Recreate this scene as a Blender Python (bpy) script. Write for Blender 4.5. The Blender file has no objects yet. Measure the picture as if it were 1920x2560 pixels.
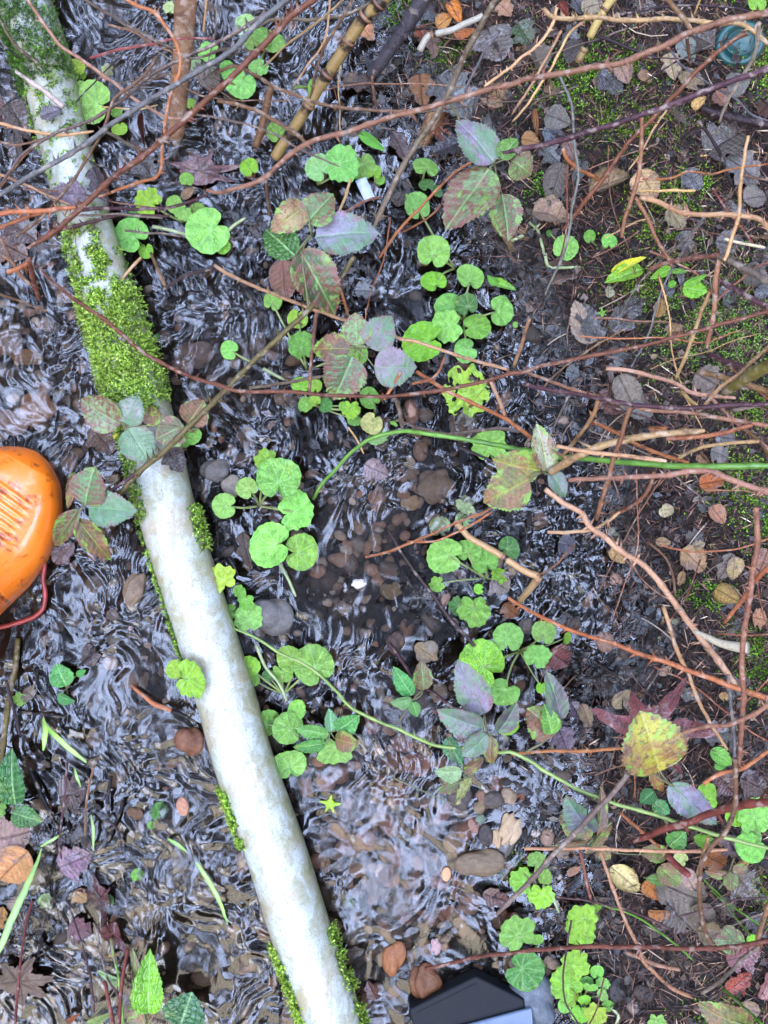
import bpy, math, random
import numpy as np
from mathutils import Vector, Matrix
random.seed(7); RNG = np.random.default_rng(7)
sc = bpy.context.scene
COL = sc.collection
CAMH = 1.3; S = 0.0005
def P(x, y, z=0.0):
    k = S*(CAMH-z)/CAMH
    return ((x-960)*k, (1280-y)*k, z)
TILES = {c: (640*(i % 3), 640*(i//3)) for i, c in enumerate('ABCDEFGHIJKL')}
def pts(s):
    out = []; o = (0, 0)
    for t in s.split():
        if t in TILES: o = TILES[t]; continue
        a, b = t.split(','); out.append((o[0]+float(a)*.3858, o[1]+float(b)*.3858))
    return out
def lin(c): return tuple(((v/255)/12.92 if v/255 <= .04045 else ((v/255+.055)/1.055)**2.4) for v in c)
# ---------------------------------------------------------------- noise
_perm = RNG.permutation(512)
_g = RNG.uniform(0, 2*np.pi, 512)
def pn(x, y, seed=0):
    x = np.asarray(x, float); y = np.asarray(y, float)
    xi = np.floor(x).astype(int); yi = np.floor(y).astype(int); xf = x-xi; yf = y-yi
    def g(ix, iy, dx, dy):
        h = _perm[(_perm[(ix+seed*17) % 512]+iy) % 512]; a = _g[h]
        return np.cos(a)*dx+np.sin(a)*dy
    u = xf**3*(xf*(xf*6-15)+10); v = yf**3*(yf*(yf*6-15)+10)
    a = g(xi, yi, xf, yf); b = g(xi+1, yi, xf-1, yf); c = g(xi, yi+1, xf, yf-1); d = g(xi+1, yi+1, xf-1, yf-1)
    return (a+(b-a)*u)*(1-v)+(c+(d-c)*u)*v
def fbm(x, y, o=4, seed=0):
    r = 0; a = 1
    for i in range(o): r = r+a*pn(x*2**i+i*7.3, y*2**i-i*3.1, seed+i); a *= .5
    return r
def sst(a, b, x):
    t = np.clip((x-a)/(b-a), 0, 1); return t*t*(3-2*t)
# ---------------------------------------------------------------- terrain
EY = [-500, 0, 300, 600, 900, 1200, 1500, 1900, 2200, 2560, 3100]
EX = [900, 960, 1130, 1270, 1440, 1550, 1610, 1480, 1500, 1440, 1400]
MUCK = [(860, 700, 190, 150), (930, 330, 130, 200), (1090, 900, 260, 210), (830, 1100, 150, 80), (190, 2080, 170, 200),
        (760, 1800, 90, 260), (60, 2330, 160, 200), (1060, 1500, 120, 160), (1240, 1330, 200, 200), (1400, 1500, 260, 260),
        (1340, 2000, 220, 250), (1350, 2300, 200, 300), (560, 1350, 70, 260), (350, 640, 200, 90), (120, 1650, 70, 90), (600, 560, 160, 120)]
def bankd(x, y):
    return (x-np.interp(y, EY, EX)+60*pn(x/170, y/170, 3)*1.4+25*pn(x/50, y/50, 4))/100
def H(x, y, fine=True):
    x = np.asarray(x, float); y = np.asarray(y, float)
    d = bankd(x, y)
    m = np.zeros_like(d)
    for cx, cy, rx, ry in MUCK: m = np.maximum(m, np.exp(-(((x-cx)/rx)**2+((y-cy)/ry)**2)*1.1))
    m = np.maximum(m, sst(-3.2, -.8, d))
    m = np.clip(m+.35*pn(x/60, y/60, 8), 0, 1)
    deep = -.024-.010*fbm(x/120, y/120, 2, 5)
    muck = -.0015+.0075*pn(x/38, y/30, 11)
    h = deep*(1-m)+muck*m
    h = h+sst(-.6, .9, d)*.016+np.where(d > 0, .040*(1-np.exp(-d/2.2)), 0)
    h = h-.0045*np.exp(-((x-1440)/150)**2-((y-1400)/260)**2)
    if fine:
        r = 1-np.abs(pn(x/17, y/23, 20))*2.4
        h = h+.0030*r*(.35+.65*m)+.0018*fbm(x/9, y/9, 3, 23)
    return h
def Hs(x, y, fine=False): return float(H(np.array([x]), np.array([y]), fine)[0])
# ---------------------------------------------------------------- object helpers
def mk(name, V, F, mat, parent=None, smooth=True, attr=None, color=None):
    me = bpy.data.meshes.new(name)
    V = np.asarray(V, float)
    if isinstance(F, np.ndarray):
        n = len(F); k = F.shape[1]
        me.vertices.add(len(V)); me.vertices.foreach_set('co', V.ravel())
        me.loops.add(n*k); me.loops.foreach_set('vertex_index', F.ravel().astype(np.int32))
        me.polygons.add(n); me.polygons.foreach_set('loop_start', np.arange(0, n*k, k, dtype=np.int32))
        me.update(calc_edges=True)
    else:
        me.from_pydata([tuple(v) for v in V], [], F)
    if smooth: me.polygons.foreach_set('use_smooth', [True]*len(me.polygons))
    if attr is not None:
        a = me.attributes.new('v', 'FLOAT', 'POINT'); a.data.foreach_set('value', np.asarray(attr, np.float32))
    me.materials.append(mat)
    o = bpy.data.objects.new(name, me); COL.objects.link(o)
    if parent is not None: o.parent = parent
    if color is not None: o.color = (*color, 1)
    return o
def inst(src, name, parent=None, color=None):
    o = src.copy(); o.name = name; COL.objects.link(o); o.parent = parent
    if color is not None: o.color = (*color, 1)
    return o
def empty(name, loc=(0, 0, 0)):
    o = bpy.data.objects.new(name, None); o.location = loc; o.empty_display_size = .01; COL.objects.link(o); return o
LABS = []   # (obj, base label, x, y)
LM = [(110, 110, 'by the mossy top of the pipe'), (150, 430, 'over the mottled upper pipe'), (250, 780, 'beside the thick moss on the pipe'),
 (60, 1300, 'by the orange boot'), (340, 1080, 'by the bramble leaves across the pipe'), (450, 1520, 'beside the bare white middle of the pipe'),
 (590, 2000, 'beside the lower pipe'), (770, 2470, 'by the bottom end of the pipe'), (450, 200, 'by the brown stake'), (820, 180, 'by the yellow banded cane'),
 (990, 100, 'by the thick dark wet branch'), (1150, 60, 'by the orange curled leaf'), (1120, 240, 'by the knotty joint of the grey cane'), (840, 560, 'by the large lilac bramble leaf'),
 (1190, 470, 'by the red speckled bramble leaves'), (1820, 90, 'by the teal plastic pot'), (1440, 200, 'between canes on the upper right bank'), (1540, 480, 'by the curled tan leaf on the bank'),
 (1820, 380, 'at the right edge above the moss'), (1150, 700, 'by the round leaves in mid stream'), (900, 920, 'by the purple mottled bramble leaves'), (1160, 980, 'by the holed pale leaf'),
 (1560, 700, 'by the yellow-green shoot'), (1470, 820, 'by the folded grey leaf'), (1830, 880, 'over the mossy right bank'), (1370, 1150, 'by the cream veined leaflet'), (1430, 1360, 'by the white glints in the mud'),
 (1740, 1420, 'by the oval tan leaves on the bank'), (690, 1300, 'by the big round leaves right of the pipe'), (890, 1450, 'by the white pebble'), (1180, 1400, 'by the heart-shaped leaf trio'),
 (1180, 1720, 'by the lilac oval leaves'), (1480, 1660, 'by the two black cones'), (1620, 1860, 'by the yellow leaf over the maroon one'), (1450, 2040, 'by the purple teal leaf'), (1730, 2020, 'by the long pale lilac leaf'),
 (1560, 2200, 'by the cream dead leaf'), (1430, 2440, 'by the scalloped bright leaves'), (1180, 2500, 'by the black box'), (1860, 2440, 'by the maroon leaves in the lower right corner'), (900, 2220, 'among the stream pebbles'),
 (1260, 2080, 'by the oblong tan pebble'), (230, 2250, 'by the maroon leaf in the water'), (60, 2450, 'by the large brown toothed leaf'), (390, 2460, 'by the yellow-green leaf near the bottom'), (50, 2120, 'by the pinkish brown leaf at the left edge'),
 (160, 1850, 'by the two grass blades'), (300, 1620, 'in the riffle left of the pipe'), (860, 1200, 'in the dark water below the green stem'), (640, 800, 'in the dark water right of the moss'), (1350, 950, 'in the black mud'), (1800, 1250, 'under the tangle at the right edge'), (540, 470, 'by the hearts left of the tan twig'), (1830, 1700, 'by the upright cane at the right edge')]
def near(x, y): return min(LM, key=lambda l: (l[0]-x)**2+(l[1]-y)**2)[2]
def tag(o, label, cat, x=None, y=None, group=None, kind=None):
    o['category'] = cat
    if group: o['group'] = group
    if kind: o['kind'] = kind
    o['label'] = label
    if x is not None: LABS.append([o, label+' '+near(x, y), x, y])
    return o
def fix_labels():
    from collections import defaultdict
    D = defaultdict(list)
    for r in LABS: D[r[1]].append(r)
    words = ['', '', 'two', 'three', 'four', 'five', 'six', 'seven', 'eight', 'nine', 'ten', 'eleven', 'twelve']
    ordn = ['first', 'second', 'third', 'fourth', 'fifth', 'sixth', 'seventh', 'eighth', 'ninth', 'tenth', 'eleventh', 'twelfth']
    for k, L in D.items():
        if len(L) == 1: L[0][0]['label'] = k; continue
        xs = [r[2] for r in L]; ys = [r[3] for r in L]
        hor = (max(xs)-min(xs)) > (max(ys)-min(ys)); L.sort(key=lambda r: r[2] if hor else r[3])
        for i, r in enumerate(L):
            if len(L) == 2: w = ('left' if i == 0 else 'right') if hor else ('upper' if i == 0 else 'lower')
            elif i == 0: w = 'leftmost' if hor else 'topmost'
            elif i == len(L)-1: w = 'rightmost' if hor else 'lowest'
            else: w = ordn[min(i, 11)]+(' from left' if hor else ' from top')
            k2 = k
            while len((k2+' '+w).split()) > 16: k2 = k2.split(' ', 1)[1]
            r[0]['label'] = k2+', '+w
# ---------------------------------------------------------------- materials
class N:
    def __init__(s, name):
        s.m = bpy.data.materials.new(name); s.m.use_nodes = True; s.t = s.m.node_tree; s.t.nodes.clear()
        s.out = s.n('ShaderNodeOutputMaterial')
    def n(s, ty, **kw):
        nd = s.t.nodes.new(ty)
        for k, v in kw.items():
            if k.startswith('i_'):
                nd.inputs[k[2:].replace('_', ' ')].default_value = v
            else: setattr(nd, k, v)
        return nd
    def l(s, a, b): s.t.links.new(a, b)
    def noise(s, vec, scale, detail=4, rough=.55, dist=0):
        nd = s.n('ShaderNodeTexNoise'); nd.inputs['Scale'].default_value = scale; nd.inputs['Detail'].default_value = detail
        nd.inputs['Roughness'].default_value = rough; nd.inputs['Distortion'].default_value = dist
        if vec is not None: s.l(vec, nd.inputs['Vector'])
        return nd.outputs['Fac']
    def ramp(s, fac, stops):
        r = s.n('ShaderNodeValToRGB'); e = r.color_ramp.elements
        while len(e) < len(stops): e.new(.5)
        for i, (p, c) in enumerate(stops):
            e[i].position = p; e[i].color = (*c, 1) if not isinstance(c, (int, float)) else (c, c, c, 1)
        s.l(fac, r.inputs['Fac']); return r.outputs['Color']
    def mix(s, f, a, b, mode='MIX'):
        m = s.n('ShaderNodeMix', data_type='RGBA', blend_type=mode)
        for k, v in (('Factor', f), ('A', a), ('B', b)):
            i = [q for q in m.inputs if q.name == k and (q.type == ('VALUE' if k == 'Factor' else 'RGBA'))][0]
            if isinstance(v, (int, float)): i.default_value = v if k == 'Factor' else (v, v, v, 1)
            elif isinstance(v, tuple): i.default_value = (*v[:3], 1)
            else: s.l(v, i)
        return [q for q in m.outputs if q.type == 'RGBA'][0]
    def math(s, op, a, b=None, c=None):
        m = s.n('ShaderNodeMath', operation=op)
        for i, v in enumerate((a, b, c)):
            if v is None: continue
            if isinstance(v, (int, float)): m.inputs[i].default_value = v
            else: s.l(v, m.inputs[i])
        return m.outputs[0]
    def bump(s, h, strength=.5, dist=.002):
        b = s.n('ShaderNodeBump'); b.inputs['Strength'].default_value = strength; b.inputs['Distance'].default_value = dist
        s.l(h, b.inputs['Height']); return b.outputs['Normal']
    def bsdf(s, base, rough=.5, normal=None, spec=.5, **kw):
        b = s.n('ShaderNodeBsdfPrincipled')
        if isinstance(base, tuple): b.inputs['Base Color'].default_value = (*base[:3], 1)
        else: s.l(base, b.inputs['Base Color'])
        if isinstance(rough, (int, float)): b.inputs['Roughness'].default_value = rough
        else: s.l(rough, b.inputs['Roughness'])
        b.inputs['Specular IOR Level'].default_value = spec
        for k, v in kw.items(): b.inputs[k.replace('_', ' ')].default_value = v
        if normal is not None: s.l(normal, b.inputs['Normal'])
        s.l(b.outputs[0], s.out.inputs['Surface']); return b
    def objvec(s):
        """object coordinates shifted by a per-object random offset"""
        t = s.n('ShaderNodeTexCoord'); oi = s.n('ShaderNodeObjectInfo')
        v = s.n('ShaderNodeVectorMath', operation='ADD'); s.l(t.outputs['Object'], v.inputs[0])
        c = s.n('ShaderNodeCombineXYZ'); m = s.math('MULTIPLY', oi.outputs['Random'], 37.)
        for i in range(3): s.l(m, c.inputs[i])
        s.l(c.outputs[0], v.inputs[1]); return v.outputs[0], oi
    def attr(s, name='v'):
        a = s.n('ShaderNodeAttribute', attribute_name=name); return a.outputs['Fac']

def m_bark():
    s = N('bark'); v, oi = s.objvec()
    t = s.n('ShaderNodeTexCoord')
    n1 = s.noise(v, 35, 3); n2 = s.noise(v, 260, 4); n3 = s.noise(v, 90, 2)
    c = s.mix(s.math('MULTIPLY', s.ramp(n1, [(.35, 0.), (.65, 1.)]), .75), s.mix(1., oi.outputs['Color'], (.62, .55, .55), 'MULTIPLY'), oi.outputs['Color'])
    c = s.mix(s.ramp(n2, [(.52, 0.), (.75, .55)]), c, s.mix(1., c, (.25, .22, .22), 'MULTIPLY'))
    c = s.mix(s.ramp(n3, [(.55, 0.), (.66, .6)]), c, s.mix(.6, c, (.40, .32, .25)))
    n5 = s.noise(v, 55, 4, .7); c = s.mix(s.ramp(n5, [(.56, 0.), (.68, .75)]), c, s.mix(1., c, (.28, .24, .25), 'MULTIPLY'))
    s.bsdf(c, .5, s.bump(n2, .9, .0015), .22); return s.m
def m_leaf(name, rough=.35, bs=.5, mott=None, spec=.5, veincol=(.5, .75, .3), vein=.35, scale=.05, coat=0., crk=0):
    s = N(name); v, oi = s.objvec(); a = s.attr()
    base = oi.outputs['Color']
    n1 = s.noise(v, 60*scale, 3); n2 = s.noise(v, 380*scale, 4, .6)
    c = s.mix(s.ramp(n1, [(.3, 0.), (.7, 1.)]), s.mix(1., base, (.55, .62, .5), 'MULTIPLY'), s.mix(1., base, (1.15, 1.1, 1.2), 'MULTIPLY'))
    c = s.mix(s.ramp(n2, [(.35, .25), (.6, 0.)]), c, s.mix(1., c, (.45, .5, .4), 'MULTIPLY'))
    if mott:
        for (sc_, lo, hi, col, amt) in mott:
            nn = s.noise(v, sc_, 5, .7, .4)
            if scale < .5 and name != 'fresh_leaf': nn = s.math('ADD', nn, s.math('MULTIPLY', s.attr('e'), .10))
            c = s.mix(s.ramp(nn, [(lo, 0.), (hi, amt)]), c, col)
    c = s.mix(s.math('MULTIPLY', a, vein), c, veincol)
    vr = s.n('ShaderNodeTexVoronoi', feature='DISTANCE_TO_EDGE'); vr.inputs['Scale'].default_value = 7 if scale < .5 else 400; s.l(v, vr.inputs['Vector'])
    hgt = s.math('ADD', s.math('ADD', n2, s.math('MULTIPLY', a, -.6)), s.math('MULTIPLY', s.math('MINIMUM', vr.outputs['Distance'], .12), 9. if crk else 0.))
    s.bsdf(c, rough, s.bump(hgt, bs, .0012 if scale > .5 else .0032), spec, Coat_Weight=coat, Coat_Roughness=.15); return s.m
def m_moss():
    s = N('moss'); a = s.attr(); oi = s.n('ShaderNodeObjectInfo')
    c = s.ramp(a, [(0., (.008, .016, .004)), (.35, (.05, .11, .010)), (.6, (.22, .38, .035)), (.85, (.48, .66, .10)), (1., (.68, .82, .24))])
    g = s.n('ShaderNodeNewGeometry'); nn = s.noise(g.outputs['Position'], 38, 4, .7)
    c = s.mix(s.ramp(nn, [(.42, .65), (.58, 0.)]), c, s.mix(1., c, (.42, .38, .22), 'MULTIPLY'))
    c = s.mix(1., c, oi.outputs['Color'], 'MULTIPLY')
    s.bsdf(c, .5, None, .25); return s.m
def m_ground():
    s = N('stream_bed'); g = s.n('ShaderNodeNewGeometry'); pos = g.outputs['Position']; a = s.attr()  # a: 0 deep, .5 muck, 1 bank
    n1 = s.noise(pos, 12, 5); n2 = s.noise(pos, 90, 6, .65, .5); n3 = s.noise(pos, 420, 3)
    vor = s.n('ShaderNodeTexVoronoi'); vor.inputs['Scale'].default_value = 110; s.l(pos, vor.inputs['Vector'])
    grit = s.ramp(vor.outputs['Color'], [(0., (.012, .010, .008)), (.4, (.022, .018, .014)), (.7, (.06, .046, .036)), (1., (.20, .16, .12))])
    sand = s.mix(s.ramp(n1, [(.42, 0.), (.6, 1.)]), (.020, .016, .013), grit)
    mud = s.ramp(n2, [(.3, (.003, .002, .002)), (.5, (.008, .006, .005)), (.7, (.025, .018, .013)), (.85, (.06, .04, .03))])
    soil = s.ramp(n2, [(.3, (.004, .003, .002)), (.5, (.010, .006, .004)), (.66, (.045, .026, .018)), (.82, (.16, .09, .06))])
    c = s.mix(s.ramp(a, [(.12, 0.), (.4, 1.)]), sand, mud)
    c = s.mix(s.ramp(a, [(.6, 0.), (.85, 1.)]), c, soil)
    rough = s.ramp(a, [(.55, .09), (.85, .75)])
    b = s.bump(s.math('ADD', n2, s.math('MULTIPLY', n3, .5)), .7, .004)
    bs_ = s.bsdf(c, rough, b, .9); sp = s.n('ShaderNodeSeparateXYZ'); s.l(pos, sp.inputs[0])
    wet = s.n('ShaderNodeMapRange'); wet.inputs['From Min'].default_value = -.001; wet.inputs['From Max'].default_value = .0015; s.l(sp.outputs['Z'], wet.inputs['Value'])
    dry = s.ramp(a, [(.55, 1.), (.85, .25)]); s.l(s.math('MULTIPLY', s.math('MULTIPLY', wet.outputs['Result'], dry), .9), bs_.inputs['Specular IOR Level']); return s.m
def m_water():
    s = N('stream_water'); g = s.n('ShaderNodeNewGeometry'); pos = g.outputs['Position']
    mp = s.n('ShaderNodeMapping'); mp.inputs['Scale'].default_value = (1., .42, 1.); mp.inputs['Rotation'].default_value = (0, 0, .25); s.l(pos, mp.inputs[0])
    n1 = s.noise(mp.outputs[0], 60, 1, .5, 1.5)
    nb = s.bump(n1, .3, .001)
    fr = s.n('ShaderNodeFresnel'); fr.inputs['IOR'].default_value = 1.46; s.l(nb, fr.inputs['Normal'])
    tr = s.n('ShaderNodeBsdfTransparent'); tr.inputs['Color'].default_value = (.70, .635, .57, 1)
    gl = s.n('ShaderNodeBsdfGlossy'); gl.inputs['Roughness'].default_value = .105; s.l(nb, gl.inputs['Normal'])
    mx = s.n('ShaderNodeMixShader'); s.l(fr.outputs[0], mx.inputs[0]); s.l(tr.outputs[0], mx.inputs[1]); s.l(gl.outputs[0], mx.inputs[2])
    s.l(mx.outputs[0], s.out.inputs['Surface']); return s.m
def m_pipe():
    s = N('pipe_plastic'); g = s.n('ShaderNodeNewGeometry'); pos = g.outputs['Position']; a = s.attr()  # a = distance from crest 0..1
    n1 = s.noise(pos, 9, 4); n2 = s.noise(pos, 45, 6, .7, .6); n3 = s.noise(pos, 500, 3, .7); n4 = s.noise(pos, 150, 4, .7, 1.5)
    c = s.mix(s.ramp(n1, [(.4, 0.), (.7, .6)]), (.42, .44, .41), (.32, .33, .28))
    mp = s.n('ShaderNodeMapping'); mp.inputs['Rotation'].default_value = (0, 0, -.30); mp.inputs['Scale'].default_value = (1., .12, 1.); s.l(pos, mp.inputs[0]); n6 = s.noise(mp.outputs[0], 120, 4, .65)
    c = s.mix(s.ramp(n6, [(.50, 0.), (.68, .55)]), c, (.20, .19, .12))
    side = s.math('MULTIPLY', a, 1.)
    al = s.math('ADD', n2, s.math('MULTIPLY', s.math('POWER', side, 2.), .30))
    c = s.mix(s.ramp(al, [(.44, 0.), (.64, .85)]), c, (.24, .22, .11))
    c = s.mix(s.ramp(al, [(.66, 0.), (.84, .8)]), c, (.12, .14, .045))
    br = s.noise(pos, 22, 5, .7)
    c = s.mix(s.ramp(br, [(.50, 0.), (.64, .5)]), c, (.32, .23, .13))
    c = s.mix(s.ramp(n3, [(.57, 0.), (.66, .7)]), c, (.10, .09, .06))
    # dark threadlike strands: thin band of a distorted noise
    st = s.math('ABSOLUTE', s.math('SUBTRACT', n4, .5))
    top = s.n('ShaderNodeSeparateXYZ'); s.l(pos, top.inputs[0])
    w = s.math('MULTIPLY', s.ramp(st, [(0., 1.), (.022, 0.)]), s.ramp(s.noise(pos, 14, 2), [(.42, 0.), (.6, 1.)]))
    c = s.mix(s.math('MULTIPLY', w, .6), c, (.10, .12, .035))
    zz = s.n('ShaderNodeSeparateXYZ'); s.l(pos, zz.inputs[0]); zl = s.n('ShaderNodeMapRange'); zl.inputs['From Min'].default_value = .040; zl.inputs['From Max'].default_value = .006; s.l(zz.outputs['Z'], zl.inputs['Value'])
    c = s.mix(s.math('MULTIPLY', zl.outputs['Result'], s.ramp(n2, [(.35, .35), (.6, .95)])), c, (.10, .10, .045))
    r = s.ramp(n2, [(.35, .24), (.7, .6)])
    s.bsdf(c, r, s.bump(s.math('ADD', n3, n2), .25, .0012), .5, Coat_Weight=.3, Coat_Roughness=.18); return s.m
def m_boot():
    s = N('orange_rubber'); t = s.n('ShaderNodeTexCoord'); g = s.n('ShaderNodeNewGeometry'); pos = g.outputs['Position']; a = s.attr()
    n1 = s.noise(pos, 70, 6, .75, .8); n2 = s.noise(pos, 420, 3)
    c = s.mix(s.noise(pos, 12, 3), (.70, .125, .005), (.82, .20, .010))
    d = s.math('ADD', n1, s.math('MULTIPLY', a, .16))
    c = s.mix(s.ramp(d, [(.57, 0.), (.64, .8)]), c, (.12, .022, .010))
    c = s.mix(s.ramp(n2, [(.68, 0.), (.74, .8)]), c, (.12, .02, .01))
    s.bsdf(c, .34, s.bump(n1, .2, .001), .5, Coat_Weight=.4, Coat_Roughness=.08); return s.m
def m_rock():
    s = N('rock'); v, oi = s.objvec(); n1 = s.noise(v, 2.2, 6, .7, .5); n2 = s.noise(v, 14, 3); n3 = s.noise(v, 1.1, 3)
    c = s.mix(s.ramp(n1, [(.3, 0.), (.7, 1.)]), s.mix(1., oi.outputs['Color'], (.5, .46, .42), 'MULTIPLY'), oi.outputs['Color'])
    c = s.mix(s.ramp(n2, [(.55, 0.), (.7, .5)]), c, s.mix(1., c, (.35, .3, .28), 'MULTIPLY'))
    c = s.mix(s.ramp(n3, [(.55, 0.), (.75, .4)]), c, (.22, .12, .06))
    s.bsdf(c, .38, s.bump(n1, .5, .006), .3); return s.m
def m_gravel():
    s = N('gravel'); a = s.attr(); g = s.n('ShaderNodeNewGeometry'); n1 = s.noise(g.outputs['Position'], 300, 4, .7)
    c = s.ramp(a, [(0., (.02, .016, .012)), (.3, (.07, .052, .04)), (.6, (.19, .14, .105)), (.78, (.24, .14, .10)), (.9, (.15, .14, .125)), (1., (.42, .36, .30))])
    c = s.mix(s.ramp(n1, [(.4, 0.), (.7, .6)]), c, s.mix(1., c, (.4, .36, .33), 'MULTIPLY'))
    s.bsdf(c, .5, s.bump(n1, .3, .001), .1); return s.m
def m_litter(name, stops, rough):
    s = N(name); a = s.attr(); c = s.ramp(a, stops); g = s.n('ShaderNodeNewGeometry'); n1 = s.noise(g.outputs['Position'], 350, 3)
    c = s.mix(s.ramp(n1, [(.4, 0.), (.7, .5)]), c, s.mix(1., c, (.4, .4, .4), 'MULTIPLY'))
    s.bsdf(c, rough, s.bump(n1, .4, .001), .3); return s.m
def m_cane():
    s = N('dry_cane'); a = s.attr(); v, oi = s.objvec(); n1 = s.noise(v, 60, 5, .7, .5); n2 = s.noise(v, 300, 3)
    c = s.mix(s.ramp(s.math('ADD', n1, s.math('MULTIPLY', a, .5)), [(.68, 0.), (.84, 1.)]), oi.outputs['Color'], (.022, .012, .008))
    c = s.mix(s.ramp(n2, [(.55, 0.), (.7, .5)]), c, s.mix(1., c, (.45, .35, .25), 'MULTIPLY'))
    s.bsdf(c, .42, s.bump(n1, .3, .001), .3); return s.m
def m_plain(name, col, rough=.4, coat=0., noise=120, dirt=.3, dcol=(.05, .035, .02), spec=.5):
    s = N(name); t = s.n('ShaderNodeTexCoord'); n1 = s.noise(t.outputs['Object'], noise, 5, .7)
    c = s.mix(s.ramp(n1, [(.5, 0.), (.75, dirt)]), col, dcol)
    s.bsdf(c, rough, s.bump(n1, .15, .001), spec, Coat_Weight=coat, Coat_Roughness=.05); return s.m
M = {}
M['bark'] = m_bark(); M['moss'] = m_moss(); M['ground'] = m_ground(); M['water'] = m_water(); M['pipe'] = m_pipe(); M['boot'] = m_boot()
M['rock'] = m_rock(); M['gravel'] = m_gravel(); M['cane'] = m_cane()
M['leaf'] = m_leaf('fresh_leaf', .28, .6, [(1.6, .60, .78, (.42, .42, .05), .5), (7, .66, .72, (.10, .09, .02), .6)], .6, (.50, .80, .34), .34, crk=1, coat=.15)
M['stalk'] = m_leaf('stalk', .35, .2, scale=1.)
M['mottled'] = m_leaf('bramble_mottled', .33, .4, [(11, .50, .56, (.10, .016, .012), .85), (2.2, .54, .66, (.13, .035, .03), .8), (3.1, .58, .66, (.10, .22, .03), .8)], .5, (.30, .50, .18), .22)
M['lilac'] = m_leaf('bramble_lilac', .36, .4, [(1.9, .47, .60, (.06, .14, .05), .85), (9, .55, .64, (.09, .05, .06), .65), (3, .60, .68, (.16, .04, .04), .5)], .5, (.12, .24, .09), .28)
M['yellow'] = m_leaf('bramble_yellowing', .4, .4, [(2.0, .46, .60, (.16, .055, .018), .85), (12, .54, .6, (.06, .02, .012), .8), (3, .58, .66, (.12, .26, .02), .8)], .5, (.5, .5, .1), .2)
M['dead'] = m_leaf('dead_leaf', .42, .7, [(3, .50, .66, (.045, .03, .024), .7), (1.5, .55, .7, (.25, .19, .15), .5)], .28, (.03, .02, .015), .6)
M['wetdead'] = m_leaf('wet_dead_leaf', .18, .8, [(3, .5, .66, (.02, .010, .010), .7), (9, .6, .68, (.16, .10, .08), .4)], .5, (.02, .01, .008), .5, coat=.4)
M['needles'] = m_litter('needles', [(0., (.012, .007, .006)), (.35, (.032, .017, .012)), (.65, (.13, .055, .034)), (.88, (.36, .20, .12)), (1., (.75, .6, .42))], .5)
M['muck'] = m_litter('muck', [(0., (.006, .005, .005)), (.5, (.022, .016, .013)), (.8, (.06, .04, .03)), (1., (.16, .12, .10))], .1)
M['grass'] = m_leaf('grass_blade', .35, .2, scale=1.)
# ---------------------------------------------------------------- curves
def cat(pp, step):
    pp = [np.array(p, float) for p in pp]
    if len(pp) == 2: pp = [pp[0], (pp[0]+pp[1])/2, pp[1]]
    q = [2*pp[0]-pp[1]]+pp+[2*pp[-1]-pp[-2]]
    out = []
    for i in range(1, len(q)-2):
        a, b, c, d = q[i-1:i+3]; n = max(2, int(np.linalg.norm(c-b)/step))
        for k in range(n):
            t = k/n
            out.append(.5*((2*b)+(-a+c)*t+(2*a-5*b+4*c-d)*t*t+(-a+3*b-3*c+d)*t**3))
    out.append(pp[-1]); return np.array(out)
def tube(C3, R, seg=8, V=None, F=None, A=None, av=None, cap=True):
    V = [] if V is None else V; F = [] if F is None else F
    C3 = np.asarray(C3); n = len(C3); T = np.gradient(C3, axis=0); T /= np.linalg.norm(T, axis=1)[:, None]+1e-12
    u = np.cross(T[0], [0, 0, 1.]);
    if np.linalg.norm(u) < .1: u = np.cross(T[0], [1., 0, 0])
    u /= np.linalg.norm(u); b0 = len(V)
    for i in range(n):
        u = u-T[i]*np.dot(u, T[i]); u /= np.linalg.norm(u)+1e-12; w = np.cross(T[i], u)
        for k in range(seg):
            a = 2*math.pi*k/seg; V.append(C3[i]+R[i]*(math.cos(a)*u+math.sin(a)*w))
            if A is not None: A.append(av[i] if av is not None else 0.)
    for i in range(n-1):
        for k in range(seg):
            k2 = (k+1) % seg; F.append((b0+i*seg+k, b0+i*seg+k2, b0+(i+1)*seg+k2, b0+(i+1)*seg+k))
    if cap:
        F.append(tuple(b0+k for k in range(seg))[::-1]); F.append(tuple(b0+(n-1)*seg+k for k in range(seg)))
    return V, F
def to3(pp2, z0, z1, arch=0., zs=None, clear=0.):
    """pixel polyline -> 3D centreline, resampled; keeps above ground by 'clear' """
    q = cat(pp2, 7.); d = np.r_[0, np.cumsum(np.linalg.norm(np.diff(q, axis=0), axis=1))]; t = d/d[-1]
    z = z0+(z1-z0)*t+arch*4*t*(1-t) if zs is None else np.interp(t, np.linspace(0, 1, len(zs)), zs)
    ph = random.uniform(0, 99)
    q = q+np.c_[pn(d/26+ph, d*0+.5, 1), pn(d/26+ph, d*0+9.5, 2)]*1.8
    if clear is not None: z = np.maximum(z, H(q[:, 0], q[:, 1], False)+clear)
    return np.array([P(a[0], a[1], b) for a, b in zip(q, z)]), t, d
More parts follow.
